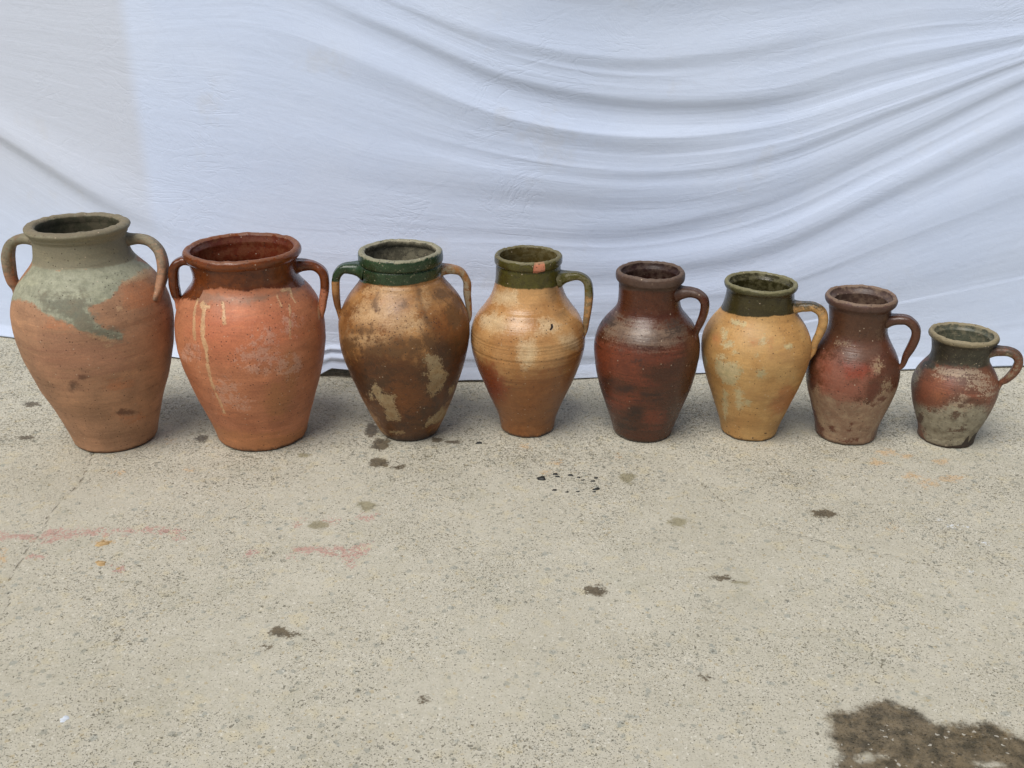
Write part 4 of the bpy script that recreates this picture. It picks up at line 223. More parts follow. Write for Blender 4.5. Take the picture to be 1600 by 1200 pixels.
def ground_material():
    m = NT("worn_concrete"); o = m.vec()
    n_big = m.noise(o, 1.6, 3, .5); n_mid = m.noise(m.vec(loc=(3, 1, 0)), 14, 5, .6); n_fine = m.noise(o, 230, 4, .7); n_f2 = m.noise(m.vec(loc=(5, 5, 5)), 60, 5, .65)
    base = m.mix(m.map(n_mid, .35, .65), srgb(180, 175, 156), srgb(189, 184, 166))
    base = m.mix(m.map(n_big, .4, .62), base, srgb(186, 181, 163))
    base = m.mix(m.math('MULTIPLY', m.map(n_fine, .3, .7), .6), base, srgb(204, 198, 182))
    base = m.mix(m.math('MULTIPLY', m.map(n_f2, .5, .72), .32), base, srgb(160, 153, 130))
    base = m.mix(m.math('MULTIPLY', m.map(m.noise(m.vec(loc=(8, 2, 1)), 30, 4, .6), .54, .7), .45), base, srgb(202, 190, 156))
    dens = m.noise(m.vec(loc=(2, 9, 0)), 4.5, 5, .65)
    far = m.t.nodes.new("ShaderNodeSeparateXYZ"); m.put(far.inputs[0], o)
    dens = m.math('ADD', m.math('MULTIPLY', m.math('SUBTRACT', dens, .5), .20), m.map(far.outputs[1], 1.3, 2.0, 0.0, .045))   # the slab is more worn towards the wall
    wob = m.t.nodes.new("ShaderNodeVectorMath"); wob.operation = 'MULTIPLY_ADD'
    nn = m.t.nodes.new("ShaderNodeTexNoise"); nn.inputs["Scale"].default_value = 190; nn.inputs["Detail"].default_value = 3
    m.put(nn.inputs["Vector"], o); m.put(wob.inputs[0], nn.outputs["Color"]); wob.inputs[1].default_value = (.009, .009, .009); m.put(wob.inputs[2], o)
    wv = wob.outputs[0]
    for sc, thr, colr, keep, op in ((75, .32, (134, 137, 128), .60, .5), (48, .26, (140, 146, 140), .74, .5), (110, .30, (178, 160, 120), .70, .5), (190, .34, (226, 222, 208), .66, .5)):
        d, c = m.voro(wv, sc)
        sep = m.t.nodes.new("ShaderNodeSeparateColor"); m.put(sep.inputs[0], c)
        lim = m.math('MULTIPLY_ADD', sep.outputs[1], thr * .9); m.t.nodes[-1].inputs[2].default_value = thr * .3
        sp = m.map(m.math('SUBTRACT', lim, d), -.06, .10)
        on = m.map(m.math('ADD', sep.outputs[0], m.math('MULTIPLY', dens, 2.5)), keep, keep + .05)
        base = m.mix(m.math('MULTIPLY', m.math('MULTIPLY', sp, on), op), base, srgb(*colr))
    pit_h = None                                       # irregular pits and grit, three sizes
    for sc, lo, colr, op, lc in ((60, .70, (112, 112, 100), .6, 5), (110, .675, (96, 92, 78), .7, 1), (230, .645, (100, 93, 74), .68, 2), (420, .625, (98, 90, 70), .62, 3)):
        f = m.map(m.math('ADD', m.noise(m.vec(loc=(lc, lc * 3, 0)), sc, 2.5, .6), dens), lo, lo + .045)
        base = m.mix(m.math('MULTIPLY', f, op), base, srgb(*colr))
        pit_h = f if pit_h is None else m.math('MAXIMUM', pit_h, f)
    slab = m.noise(m.vec(loc=(6, 3, 1)), 3.2, 5, .62)
    base = m.mix(m.math('MULTIPLY', m.map(slab, .48, .68), .38), base, (.84, .83, .80, 1), 'MULTIPLY')
    base = m.mix(m.math('MULTIPLY', m.map(m.noise(m.vec(loc=(1, 3, 4)), 9, 5, .65), .54, .68), .5), base, (.86, .87, .84, 1), 'MULTIPLY')
    rough = .82
    def layer(base, rough, nm, c1, c2, soft, amp, namp, op, r, lim=None, off=0.0):
        e1 = m.math('MULTIPLY', m.math('SUBTRACT', n_f2, .5), amp); e2 = m.math('MULTIPLY', m.math('SUBTRACT', n_fine, .5), namp)
        sd = m.attr(nm)
        if lim is not None: sd = m.math('SUBTRACT', m.math('MINIMUM', sd, lim), off)
        f = m.math('MULTIPLY', m.map(m.math('ADD', sd, m.math('ADD', e1, e2)), -soft, soft), op)
        return m.mix(f, base, m.mix(m.map(n_f2, .35, .65), srgb(*c1), srgb(*c2))), m.mixf(f, rough, r), f
    base, rough, _ = layer(base, rough, 'shade_grit', (128, 120, 102), (150, 144, 126), .03, .09, .07, .45, .8)  # shade between the pots painted into the ground, broken up like coarse grit
    base, rough, _ = layer(base, rough, 'rust', (200, 152, 96), (208, 172, 124), .008, .07, .05, .6, .8, .006, .004)
    base, rough, _ = layer(base, rough, 'white', (232, 236, 238), (222, 226, 228), .002, .05, .05, .85, .7, .002, .004)
    base, rough, _ = layer(base, rough, 'pink', (178, 124, 116), (188, 140, 130), .0014, .07, .08, .62, .7, .004, .002)
    base, rough, _ = layer(base, rough, 'olive', (128, 120, 92), (150, 142, 112), .005, .03, .02, .8, .6)
    base, rough, _ = layer(base, rough, 'wet', (72, 62, 46), (104, 92, 72), .004, .035, .03, .92, .5)
    hole = m.map(m.math('ADD', m.attr('oilhole'), m.math('MULTIPLY', m.math('SUBTRACT', n_f2, .5), .03)), -.004, .010)
    e1 = m.math('MULTIPLY', m.math('SUBTRACT', n_f2, .5), .035); e2 = m.math('MULTIPLY', m.math('SUBTRACT', n_fine, .5), .02)
    oil = m.math('MULTIPLY', m.map(m.math('ADD', m.attr('oil'), m.math('ADD', e1, e2)), -.010, .008), m.math('SUBTRACT', 1.0, hole))
    oc = m.mix(m.map(m.noise(o, 38, 5, .65), .38, .64), srgb(108, 92, 72), srgb(52, 47, 40))
    oc = m.mix(m.math('MULTIPLY', m.map(n_fine, .55, .75), .5), oc, srgb(40, 38, 34))
    vd, vc = m.voro(wv, 120); sp2 = m.t.nodes.new("ShaderNodeSeparateColor"); m.put(sp2.inputs[0], vc)
    gl = m.math('MULTIPLY', m.map(vd, .30, .16), m.map(sp2.outputs[0], .78, .80))  # bright flecks: glints of the wet stain painted into its colour
    oc = m.mix(gl, oc, srgb(190, 182, 168))
    soak = m.mix(m.map(m.noise(o, 38, 6, .7), .40, .62), (.36, .30, .23, 1), (.15, .13, .10, 1))
    soak = m.mix(m.math('MULTIPLY', m.map(n_f2, .5, .7), .6), soak, (.10, .10, .085, 1))
    wetted = m.mix(1.0, base, soak, 'MULTIPLY')
    oc = m.mix(gl, wetted, srgb(180, 174, 160))
    base = m.mix(oil, base, oc); rough = m.mixf(oil, rough, .3)
    cr = m.map(m.math('ADD', m.attr('crack'), m.math('MULTIPLY', m.math('SUBTRACT', n_f2, .5), .006)), -.0016, .0004)
    cr = m.math('MULTIPLY', cr, m.map(m.noise(m.vec(loc=(1, 1, 7)), 25, 3, .6), .35, .55))
    base = m.mix(m.math('MULTIPLY', cr, .6), base, srgb(108, 98, 82))
    m.put(m.b.inputs["Base Color"], base); m.put(m.b.inputs["Roughness"], rough)
    m.b.inputs["Specular IOR Level"].default_value = .35
    h = m.math('ADD', m.math('MULTIPLY', n_fine, .5), m.math('MULTIPLY', n_f2, .8))
    h = m.math('SUBTRACT', h, m.math('MULTIPLY', pit_h, .9))
    h = m.math('SUBTRACT', h, m.math('MULTIPLY', cr, 1.2))
    m.put(m.b.inputs["Normal"], m.bump(h, .8, .0018))
    return m.mat
structure(mesh_from("ground", np.stack([GX, GY, gz], -1).reshape(-1, 3), grid_faces(len(gy), len(gx), False), ground_material(), attrs={k: v.ravel() for k, v in gat.items()}))

# ------------------------------------------------------------------ wall behind the cloth
def box(name, lo, hi, mat, parent=None):
    x0, y0, z0 = lo; x1, y1, z1 = hi
    v = [(x0, y0, z0), (x1, y0, z0), (x1, y1, z0), (x0, y1, z0), (x0, y0, z1), (x1, y0, z1), (x1, y1, z1), (x0, y1, z1)]
    f = [(3, 2, 1, 0), (4, 5, 6, 7), (0, 1, 5, 4), (1, 2, 6, 5), (2, 3, 7, 6), (3, 0, 4, 7)]
    return mesh_from(name, v, f, mat, parent, smooth=False)
wm = NT("rough_plaster")
m_n = wm.noise(wm.vec(), 6, 6, .6)
wm.put(wm.b.inputs["Base Color"], wm.mix(m_n, srgb(120, 112, 100), srgb(160, 152, 138))); wm.b.inputs["Roughness"].default_value = .9
wm.put(wm.b.inputs["Normal"], wm.bump(wm.noise(wm.vec(), 90, 5, .6), .5, .003))
structure(box("wall", (-3.2, 2.62, -.05), (3.4, 2.82, 2.3), wm.mat))

# ------------------------------------------------------------------ hanging cloth: its grid runs along the swags of the folds
CP = np.array(CLOTH['cloth'])                     # rows (top to hem) x columns (left to right) x (X, Z)
NS, NP = 620, 460
rows = np.stack([spline(r, NS) for r in CP])      # 11 x NS x 2
cl = np.stack([spline(rows[:, i], NP) for i in range(NS)], 1)   # NP x NS x 2
PSI, S = np.meshgrid(np.linspace(0, 10, NP), np.linspace(0, 1, NS), indexing='ij')
X, Z = cl[..., 0], cl[..., 1]
HY = np.array(CLOTH['hem'])
hs_x = np.linspace(-2.2, 2.2, 900); hs_y = np.interp(hs_x, HY[:, 0], HY[:, 1])
hs_y = np.convolve(np.pad(hs_y, 60, mode='edge'), np.hanning(121) / np.hanning(121).sum(), 'valid')
Y = np.interp(X, hs_x, hs_y)
def ridge(p0, w, s0, s1, amp, drift=0.0, sharp=.55):
    """one long fold: soft above, tighter below"""
    p = PSI - p0 - drift * (S - .5)
    prof = np.where(p < 0, np.exp(-(p / w) ** 2), np.exp(-(p / (w * sharp)) ** 2))
    ss = np.clip((S - s0) / .12, 0, 1) * np.clip((s1 - S) / .12, 0, 1); ss = ss * ss * (3 - 2 * ss)
    return amp * prof * ss
calm = np.clip((X + .75) / .8, .12, 1) ** 1
calm = np.where(PSI > 8.6, calm * .6, calm)
fade = np.clip((10 - PSI) / .8, 0, 1)
h = (vnoise(PSI * .9, S * 1.6, 0, 3) - .5) * .026
h += (vnoise(PSI * 2.0 + vnoise(S * 3, PSI * .5, 0, 8) * .8, S * 2.4, 0, 4) - .5) * .016
t = vnoise(PSI * 3.6 + vnoise(S * 4, PSI, 0, 9) * 1.2, S * 4.0, 0, 5); h += (1 - abs(t - .5) * 4) * .0009
t = vnoise(PSI * 8 + vnoise(S * 7, PSI, 0, 19) * 1.5, S * 7.0, 0, 6); h += (1 - abs(t - .5) * 4) * .0002
h *= calm * (.35 + .65 * fade)
h += ridge(2.85, .42, .30, .78, .013, .3) + ridge(2.1, .3, .34, .80, .007, -.5) + ridge(3.7, .4, .28, .72, .008, .6)
h += ridge(4.6, .36, .45, 1.02, .006, -.3) + ridge(5.7, .36, .5, 1.05, .006, -.4) + ridge(6.6, .34, .52, 1.05, .005) + ridge(7.4, .34, .5, 1.05, .004) + ridge(1.3, .3, .4, 1.05, .009, .5)
h += ridge(6.9, .45, -.2, .27, .020, 1.5, .5) + ridge(9.25, .16, .28, .62, .003)
sp_ = np.abs(np.gradient(Z, axis=0)) * (NP - 1) / 10; h *= .52 * np.clip(sp_ / .085, .22, 1.15)
h += np.exp(-((PSI - 9.55) / .14) ** 2) * .010 * np.exp(-((X + .36) / .13) ** 2) + np.exp(-((PSI - 9.2) / .1) ** 2) * .006 * np.exp(-((X + .40) / .10) ** 2)
Y = Y + .03 * Z - h + (vnoise(X * 2.3, 0, 0, 2) - .5) * .02 * np.clip(Z * 6, 0, 1)
low = np.clip(1 - Z / .03, 0, 1)
Z = np.maximum(Z, 0) + .002
Y = Y - low * (.004 + .006 * vnoise(X * 14, 0, 0, 7))
g0, g1 = CLOTH['gap']
gp = np.clip((X - g0) / .03, 0, 1) * np.clip((g1 + .02 - X) / .05, 0, 1)
Z = Z + gp * .020 * np.clip(1 - Z / .12, 0, 1)
Z = Z + .003 * vnoise(X * 9, 1, 0, 12) * np.clip(1 - Z / .05, 0, 1)
def cloth_material():
    m = NT("white_cotton")
    uv = m.tc.outputs["UV"]
    v = m.vec(scale=(1, 1, 1), src=uv)
    long_ = m.noise(m.vec(scale=(9, 5.0, 1), src=uv), 1.0, 5, .62, .6)
    fine = m.noise(m.vec(scale=(36, 11, 1), src=uv), 1.0, 5, .65, .8)
    crinkle = m.noise(m.vec(scale=(1, 1, 1), rot=(0, .5, 0)), 22, 5, .62, 1.2)
    weave = m.noise(m.vec(), 700, 2, .6)
    ob = m.tc.outputs["Object"]
    sep = m.t.nodes.new("ShaderNodeSeparateXYZ"); m.put(sep.inputs[0], ob)
    left = m.map(m.math('ADD', sep.outputs[0], m.math('MULTIPLY', sep.outputs[2], .012)), CLOTH['tint_edge'][0] - .022, CLOTH['tint_edge'][0] + .022, 1.0, 0.0)
    left_tint = m.math('MULTIPLY', left, m.map(sep.outputs[2], .18, .52))  # greyer tint left of a soft edge, fading out downward
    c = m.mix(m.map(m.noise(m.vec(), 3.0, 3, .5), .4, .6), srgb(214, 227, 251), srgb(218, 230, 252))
    c = m.mix(left_tint, c, srgb(212, 219, 233))
    st = m.math('MULTIPLY', m.map(m.noise(m.vec(loc=(4, 2, 2)), 5, 5, .65), .60, .72), .25)
    c = m.mix(st, c, srgb(208, 208, 208))
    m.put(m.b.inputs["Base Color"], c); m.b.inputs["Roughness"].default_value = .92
    m.b.inputs["Specular IOR Level"].default_value = .2
    h = m.math('ADD', m.math('MULTIPLY', long_, .32), m.math('MULTIPLY', fine, .07))
    crease = m.math('ABSOLUTE', m.math('SUBTRACT', m.noise(m.vec(scale=(1, 1, 1.9), rot=(0, .55, 0)), 7, 4, .6, 1.6), .5))
    where = m.map(m.noise(m.vec(loc=(9, 9, 9)), 2.6, 3, .6), .48, .66)
    crease = m.math('MULTIPLY', m.map(crease, .0, .05), where)
    crease2 = m.math('ABSOLUTE', m.math('SUBTRACT', m.noise(m.vec(scale=(1, 1, 2.6), rot=(0, .2, 0), loc=(3, 0, 3)), 15, 3, .6, 1.2), .5))
    crease2 = m.math('MULTIPLY', m.map(crease2, .0, .06), m.map(m.noise(m.vec(loc=(1, 5, 2)), 3.4, 3, .6), .50, .66))
    h = m.math('ADD', h, m.math('MULTIPLY', crinkle, .30))
    h = m.math('ADD', h, m.math('ADD', m.math('MULTIPLY', crease, .09), m.math('MULTIPLY', crease2, .045)))
    n1 = m.bump(h, .6, .0045)
    m.put(m.b.inputs["Normal"], m.bump(weave, .25, .0006, n1))
    return m.mat
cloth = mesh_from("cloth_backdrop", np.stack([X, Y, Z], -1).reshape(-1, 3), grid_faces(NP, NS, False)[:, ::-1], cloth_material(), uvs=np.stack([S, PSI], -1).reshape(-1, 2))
sol = cloth.modifiers.new("thickness", 'SOLIDIFY'); sol.thickness = .0008; sol.offset = -1
tag(cloth, "large white cotton sheet hung in swagging folds behind the row of clay pots", "cloth")

# ------------------------------------------------------------------ pots
# per pot: colours of the fired clay, then its patches in painting order
# layer = (attribute, colour 1, colour 2, edge softness, coarse edge noise, fine edge noise, opacity, roughness, relief)
G = 0.95
SPK = dict(lim=.006, off=.006)
LOOK = [
 dict(name="mossy_terracotta", base=((178, 134, 102), (156, 118, 90)), rough=.72, streak=.28, speck=.35, layers=[
   ('red', (168, 114, 90), (168, 120, 96), .05, .10, .05, .6, .7, 0, dict(ring=.12)), ('orange', (184, 118, 78), (174, 118, 84), .012, .05, .03, .7, .7, 0, dict(ring=.04)),
   ('slip', (162, 164, 142), (134, 138, 118), .0022, .016, .010, .93, .7, .3), ('darkslip', (104, 106, 90), (122, 114, 96), .010, .06, .03, .85, .72, 0, dict(ring=.03)),
   ('neckcol', (126, 120, 98), (134, 126, 104), .002, .006, .004, .92, .72, 0), ('tan', (188, 156, 122), (180, 142, 108), .003, .020, .014, .8, .7, .2),
   ('dark', (76, 62, 52), (98, 64, 48), .006, .03, .02, .8, .7, 0)], inner=(70, 68, 50), extra=(116, 104, 84)),
 dict(name="salmon_clay", base=((190, 124, 88), (168, 106, 74)), rough=.55, streak=.22, speck=.8, layers=[
   ('bright', (198, 117, 82), (188, 109, 77), .04, .07, .03, .7, .5, 0, dict(ring=.10)), ('ochre', (166, 112, 66), (172, 118, 76), .015, .05, .03, .6, .6, 0, dict(ring=.03)),
   ('bloom', (210, 174, 156), (186, 146, 126), .008, .11, .06, .5, .65, .1, SPK), ('grey', (150, 114, 92), (140, 106, 84), .006, .03, .02, .8, .45, 0),
   ('glaze', (112, 56, 20), (80, 38, 16), .0018, .012, .008, .97, .15, .5), ('cream', (212, 178, 136), (190, 148, 108), .0014, .011, .006, .85, .4, .6)], inner=(96, 42, 26), extra=(128, 84, 56)),
 dict(name="mottled_brown_clay", base=((168, 122, 74), (120, 78, 42)), rough=.38, streak=.2, speck=1.0, layers=[
   ('pale', (200, 166, 124), (170, 130, 86), .015, .10, .06, .85, .45, 0), ('dark', (58, 35, 18), (94, 56, 28), .030, .16, .09, .93, .4, 0),
   ('orange', (136, 82, 38), (118, 70, 34), .02, .06, .04, .65, .4, 0), ('stain', (92, 62, 36), (106, 76, 46), .008, .05, .03, .85, .45, 0),
   ('speckle', (92, 56, 32), (72, 46, 30), .004, .06, .14, .75, .5, 0, dict(lim=.01, off=.026)), ('black', (38, 27, 20), (54, 36, 24), .012, .03, .02, .85, .35, 0),
   ('cream', (166, 146, 112), (142, 116, 82), .0022, .036, .030, .93, .7, -.6), ('glaze', (24, 50, 28), (38, 66, 42), .0012, .004, .004, .97, .28, .4)], inner=(98, 94, 80), extra=(168, 160, 134)),
 dict(name="honey_clay", base=((190, 146, 96), (166, 118, 70)), rough=.24, streak=.35, speck=.5, layers=[
   ('brown', (116, 68, 33), (138, 86, 46), .035, .09, .04, .85, .36, 0, dict(ring=.08)), ('red', (116, 46, 24), (132, 62, 32), .02, .06, .03, .85, .3, 0),
   ('cream', (226, 206, 168), (190, 162, 122), .008, .040, .030, .6, .3, .1), ('stain', (134, 104, 72), (118, 92, 64), .01, .04, .02, .65, .36, 0),  # the cream patches are sky highlights painted into the clay colour
   ('glaze', (74, 72, 26), (50, 48, 18), .0014, .007, .005, .97, .2, .4), ('chip', (204, 134, 104), (184, 108, 84), .0008, .004, .003, 1, .8, -1), ('black', (30, 18, 12), (36, 22, 14), .0006, .002, .001, 1, .5, -.8)], inner=(80, 68, 36), extra=(122, 114, 84)),
 dict(name="dark_oxblood_clay", base=((72, 41, 27), (86, 49, 32)), rough=.3, streak=.8, speck=.6, layers=[
   ('red', (122, 62, 40), (100, 50, 33), .018, .08, .06, .85, .4, 0, dict(ring=.10)), ('grey', (132, 112, 94), (98, 80, 66), .012, .06, .06, .8, .3, 0, dict(ring=.08)),  # the grey layer paints a soft sheen onto the shoulder
   ('glaze', (70, 36, 22), (84, 46, 28), .004, .012, .006, .95, .28, .2), ('rimcol', (88, 70, 60), (72, 54, 44), .002, .006, .004, .85, .5, 0),
   ('black', (38, 30, 26), (54, 38, 32), .010, .06, .06, .8, .45, 0, dict(ring=.05))], inner=(44, 22, 16), extra=(104, 86, 72)),
 dict(name="ochre_clay", base=((194, 154, 98), (178, 134, 80)), rough=.5, streak=.18, speck=.6, layers=[
   ('stain', (158, 118, 68), (172, 130, 84), .02, .07, .04, .7, .55, 0), ('red', (172, 108, 64), (164, 100, 60), .012, .04, .03, .65, .55, 0),
   ('pale', (200, 184, 144), (172, 162, 124), .004, .035, .030, .8, .55, .2), ('glaze', (56, 53, 28), (44, 42, 22), .0012, .005, .004, .97, .22, .4),
   ('rimcol', (100, 96, 66), (78, 76, 48), .001, .006, .006, .75, .32, 0), ('black', (50, 34, 22), (56, 38, 26), .0006, .002, .001, .9, .5, 0)], inner=(54, 50, 26), extra=(134, 128, 94)),
 dict(name="brown_and_buff_clay", base=((86, 52, 37), (102, 62, 44)), rough=.32, streak=.35, speck=.7, layers=[
   ('tan', (164, 140, 114), (142, 112, 90), .006, .05, .04, .9, .55, .1), ('red', (138, 78, 60), (142, 90, 72), .015, .06, .04, .85, .45, 0, dict(ring=.04)), ('brick', (150, 68, 44), (138, 62, 42), .006, .03, .02, .7, .42, 0),
   ('sheen', (122, 98, 84), (108, 82, 68), .02, .05, .03, .65, .36, 0), ('cream', (178, 156, 124), (150, 126, 98), .003, .05, .06, .75, .6, .2),  # sheen: gloss below the neck put into the colour as grey-brown
   ('glaze', (72, 48, 36), (86, 58, 42), .008, .03, .02, .85, .32, 0), ('rimcol', (96, 72, 64), (80, 58, 50), .003, .01, .006, .8, .5, 0),
   ('spots', (84, 42, 28), (96, 52, 36), .002, .035, .03, .85, .5, 0)], inner=(76, 58, 50), extra=(138, 116, 96)),
 dict(name="weathered_grey_red_clay", base=((116, 74, 54), (98, 68, 54)), rough=.46, streak=.7, speck=1.0, layers=[
   ('grey', (156, 150, 130), (116, 108, 90), .008, .06, .05, .9, .6, .1, dict(ring=.03)), ('red', (130, 78, 58), (108, 68, 52), .014, .05, .04, .85, .45, 0, dict(ring=.05)), ('orange', (162, 102, 66), (150, 88, 56), .01, .05, .04, .4, .45, 0),
   ('pale', (162, 144, 122), (142, 122, 102), .006, .06, .06, .75, .55, .1, dict(ring=.04)), ('glaze', (60, 62, 50), (40, 42, 34), .004, .02, .02, .9, .42, .2),
   ('rimcol', (134, 122, 94), (108, 98, 76), .002, .006, .005, .85, .6, 0), ('spots', (80, 50, 36), (74, 48, 36), .002, .03, .03, .8, .5, 0), ('black', (38, 30, 26), (50, 40, 34), .0008, .006, .005, .95, .7, -.5)], inner=(78, 80, 66), extra=(150, 138, 110)),
]
def clay_material(k, L):
    m = NT(L['name']); off = (k * 1.7, k * 2.3, k * .9)
    o = m.vec(loc=off)
    nA = m.noise(o, 16, 5, .6); nB = m.noise(o, 75, 5, .65); nC = m.noise(m.vec(loc=(off[1], off[0], 3)), 320, 4, .7); nD = m.noise(m.vec(loc=(off[2], 7, off[0])), 7, 4, .55)
    ring = m.noise(m.vec(scale=(6, 6, 130), loc=off), 1.0, 4, .6)
    ring2 = m.noise(m.vec(scale=(14, 14, 420), loc=off), 1.0, 3, .6)
    c = m.mix(m.map(nA, .35, .65), srgb(*L['base'][0], G), srgb(*L['base'][1], G))
    c = m.mix(m.math('MULTIPLY', m.map(ring, .48, .66), .55 * L['streak'] + .1), c, m.mix(.5, c, srgb(60, 40, 28)))
    rough = L['rough']; relief = 0.0
    for nm, c1, c2, soft, amp, famp, op, r, rel, *opt in L['layers']:
        opt = opt[0] if opt else {}
        e1 = m.math('MULTIPLY', m.math('SUBTRACT', nB, .5), amp); e2 = m.math('MULTIPLY', m.math('SUBTRACT', nC, .5), famp)
        sd = m.attr(nm)
        if 'lim' in opt: sd = m.math('SUBTRACT', m.math('MINIMUM', sd, opt['lim']), opt.get('off', 0.0))
        if 'ring' in opt: e1 = m.math('ADD', e1, m.math('MULTIPLY', m.math('SUBTRACT', ring, .5), opt['ring']))
        f = m.map(m.math('ADD', sd, m.math('ADD', e1, e2)), -soft, soft)
        f = m.math('MULTIPLY', f, op)
        c = m.mix(f, c, m.mix(m.map(m.math('ADD', m.math('MULTIPLY', nB, .6), m.math('MULTIPLY', nD, .4)), .38, .62), srgb(*c1, G), srgb(*c2, G)))
        rough = m.mixf(f, rough, r)
        if rel: relief = m.math('ADD', relief, m.math('MULTIPLY', f, rel))
    # drift of tone: kiln smoke, wiped streaks along the wheel lines, grain
    smoke = m.noise(m.vec(scale=(9, 9, 34), loc=(off[1], 4, off[0])), 1.0, 6, .68, .8)
    c = m.mix(m.math('MULTIPLY', m.map(smoke, .52, .74), .42), c, m.mix(.62, c, srgb(40, 30, 24)))
    c = m.mix(m.math('MULTIPLY', m.map(smoke, .46, .28), .8), c, (1.30, 1.28, 1.22, 1), 'MULTIPLY')
    c = m.mix(m.math('MULTIPLY', m.map(ring2, .56, .7), .9 * L['streak']), c, (1.3, 1.28, 1.22, 1), 'MULTIPLY')
    # inside of the vessel
    fi = m.map(m.math('ADD', m.attr('inner'), m.math('MULTIPLY', m.math('SUBTRACT', nB, .5), .02)), -.002, .004)
    c = m.mix(fi, c, m.mix(m.map(nB, .42, .6), srgb(*L['inner']), m.mix(.35, srgb(*L['inner']), srgb(*L['extra']))))
    gl = m.math('MULTIPLY', m.map(m.math('ADD', m.attr('glaze'), m.math('MULTIPLY', m.math('SUBTRACT', nC, .5), .02)), .0, .004), m.map(m.noise(m.vec(loc=(3, off[0], 8)), 190, 4, .7), .60, .68))
    c = m.mix(m.math('MULTIPLY', gl, .22 + .45 * (k in (2, 7))), c, srgb(*L['extra']))
    # worn, chalky lip and dusty high spots
    lip = m.math('MULTIPLY', m.map(m.math('ADD', m.attr('lip'), m.math('MULTIPLY', m.math('SUBTRACT', nB, .5), 1.9)), .55, .85), .62)
    c = m.mix(lip, c, srgb(*L['extra'], G))
    # mottling: large tone drift, fine grain, dark pits, pale specks
    c = m.mix(m.math('MULTIPLY', m.map(nD, .52, .68), .22), c, m.mix(.5, c, srgb(50, 36, 26)), 'MIX')
    c = m.mix(m.math('MULTIPLY', m.map(nC, .3, .72), .9), c, (1.28, 1.26, 1.22, 1), 'MULTIPLY')
    c = m.mix(m.math('MULTIPLY', m.map(m.noise(o, 130, 5, .75), .56, .72), .30 + .2 * L['speck']), c, m.mix(.6, c, srgb(46, 30, 22)))
    vd, vc = m.voro(m.vec(loc=off), 210); sp = m.t.nodes.new("ShaderNodeSeparateColor"); m.put(sp.inputs[0], vc)
    pit = m.math('MULTIPLY', m.map(vd, .30, .18), m.map(m.math('ADD', sp.outputs[0], m.math('MULTIPLY', m.math('SUBTRACT', nA, .5), .8)), .93 - .14 * L['speck'], .96 - .14 * L['speck']))
    c = m.mix(m.math('MULTIPLY', pit, .75), c, srgb(48, 32, 24))
    vd2, vc2 = m.voro(m.vec(loc=(off[1], 2, 1)), 150); sp2 = m.t.nodes.new("ShaderNodeSeparateColor"); m.put(sp2.inputs[0], vc2)
    dust = m.math('MULTIPLY', m.map(vd2, .24, .12), m.map(sp2.outputs[0], .93, .95))
    c = m.mix(m.math('MULTIPLY', dust, .6), c, srgb(206, 184, 158))
    # darker brown towards the very bottom of the foot
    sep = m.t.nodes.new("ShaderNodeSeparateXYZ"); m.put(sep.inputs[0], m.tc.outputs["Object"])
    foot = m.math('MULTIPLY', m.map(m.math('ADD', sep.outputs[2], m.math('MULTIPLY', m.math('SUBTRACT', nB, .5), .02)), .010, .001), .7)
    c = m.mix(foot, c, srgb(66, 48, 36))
    rough = m.math('ADD', rough, m.math('MULTIPLY', m.math('SUBTRACT', nB, .5), .45), True)
    rough = m.mixf(lip, rough, .75)
    m.put(m.b.inputs["Base Color"], c); m.put(m.b.inputs["Roughness"], rough)
    m.b.inputs["Specular IOR Level"].default_value = .45
    h = m.math('ADD', m.math('MULTIPLY', ring, .35 + .7 * L['streak']), m.math('MULTIPLY', ring2, .1 + .6 * L['streak']))
    h = m.math('ADD', h, m.math('MULTIPLY', nB, .6)); h = m.math('ADD', h, m.math('MULTIPLY', nC, .3))
    h = m.math('SUBTRACT', h, m.math('MULTIPLY', pit, .6))
    if not isinstance(relief, float): h = m.math('ADD', h, m.math('MULTIPLY', relief, .8))
    m.put(m.b.inputs["Normal"], m.bump(h, .55, .0016))
    return m.mat

LABELS = [
 ("Largest pot, leftmost: terracotta with two handles and a grey-green slip patch over its shoulder", "clay jar"),
 ("Salmon clay pot with wide mouth, brown glazed neck and cream drips down its side", "clay jar"),
 ("Two-handled pot with bright green glazed collar and brown belly showing flaked cream patches", "clay jar"),
 ("One-handled honey brown pot with olive green neck and an orange chip on its rim", "clay jug"),
 ("Dark oxblood brown one-handled pot with greyish shoulder and brown rim", "clay jug"),
 ("Yellow ochre one-handled pot with dark olive glazed neck and pale blotches", "clay jug"),
 ("Brown-necked one-handled jug with red middle and bare buff clay lower half", "clay jug"),
 ("Smallest pot, rightmost: squat weathered jug with grey-green neck and red band", "clay jug"),
]
HSHIFT = {(0, 0): .02, (0, 1): -.01, (1, 0): -.01, (1, 1): 0, (2, 0): .03, (2, 1): 0, (3, 0): -.02, (4, 0): -.01, (5, 0): .012, (6, 0): .01, (7, 0): .03}
NTH = 192

def layer_fields(J, th, z, rref, shift=0.0, bands_only=False):
    out = {}
    for nm, items in J['layers'].items():
        sd = np.full(th.shape, -.06)
        for it in items:
            if it[0] in ('above', 'below'):
                P = np.array(it[1:]); zz = np.interp(th, P[:, 0], P[:, 1])
                v = (z - zz - shift) if it[0] == 'above' else (zz - z)
            elif bands_only: continue
            elif it[0] == 'l': v = it[1] - line_d(th * rref, z, [(a * rref, b) for a, b in it[2:]])
            else: v = poly_sd(th * rref, z, [(a * rref, b) for a, b in it[1:]])
            sd = np.maximum(sd, v)
        out[nm] = np.clip(sd, -.06, .06)
    return out

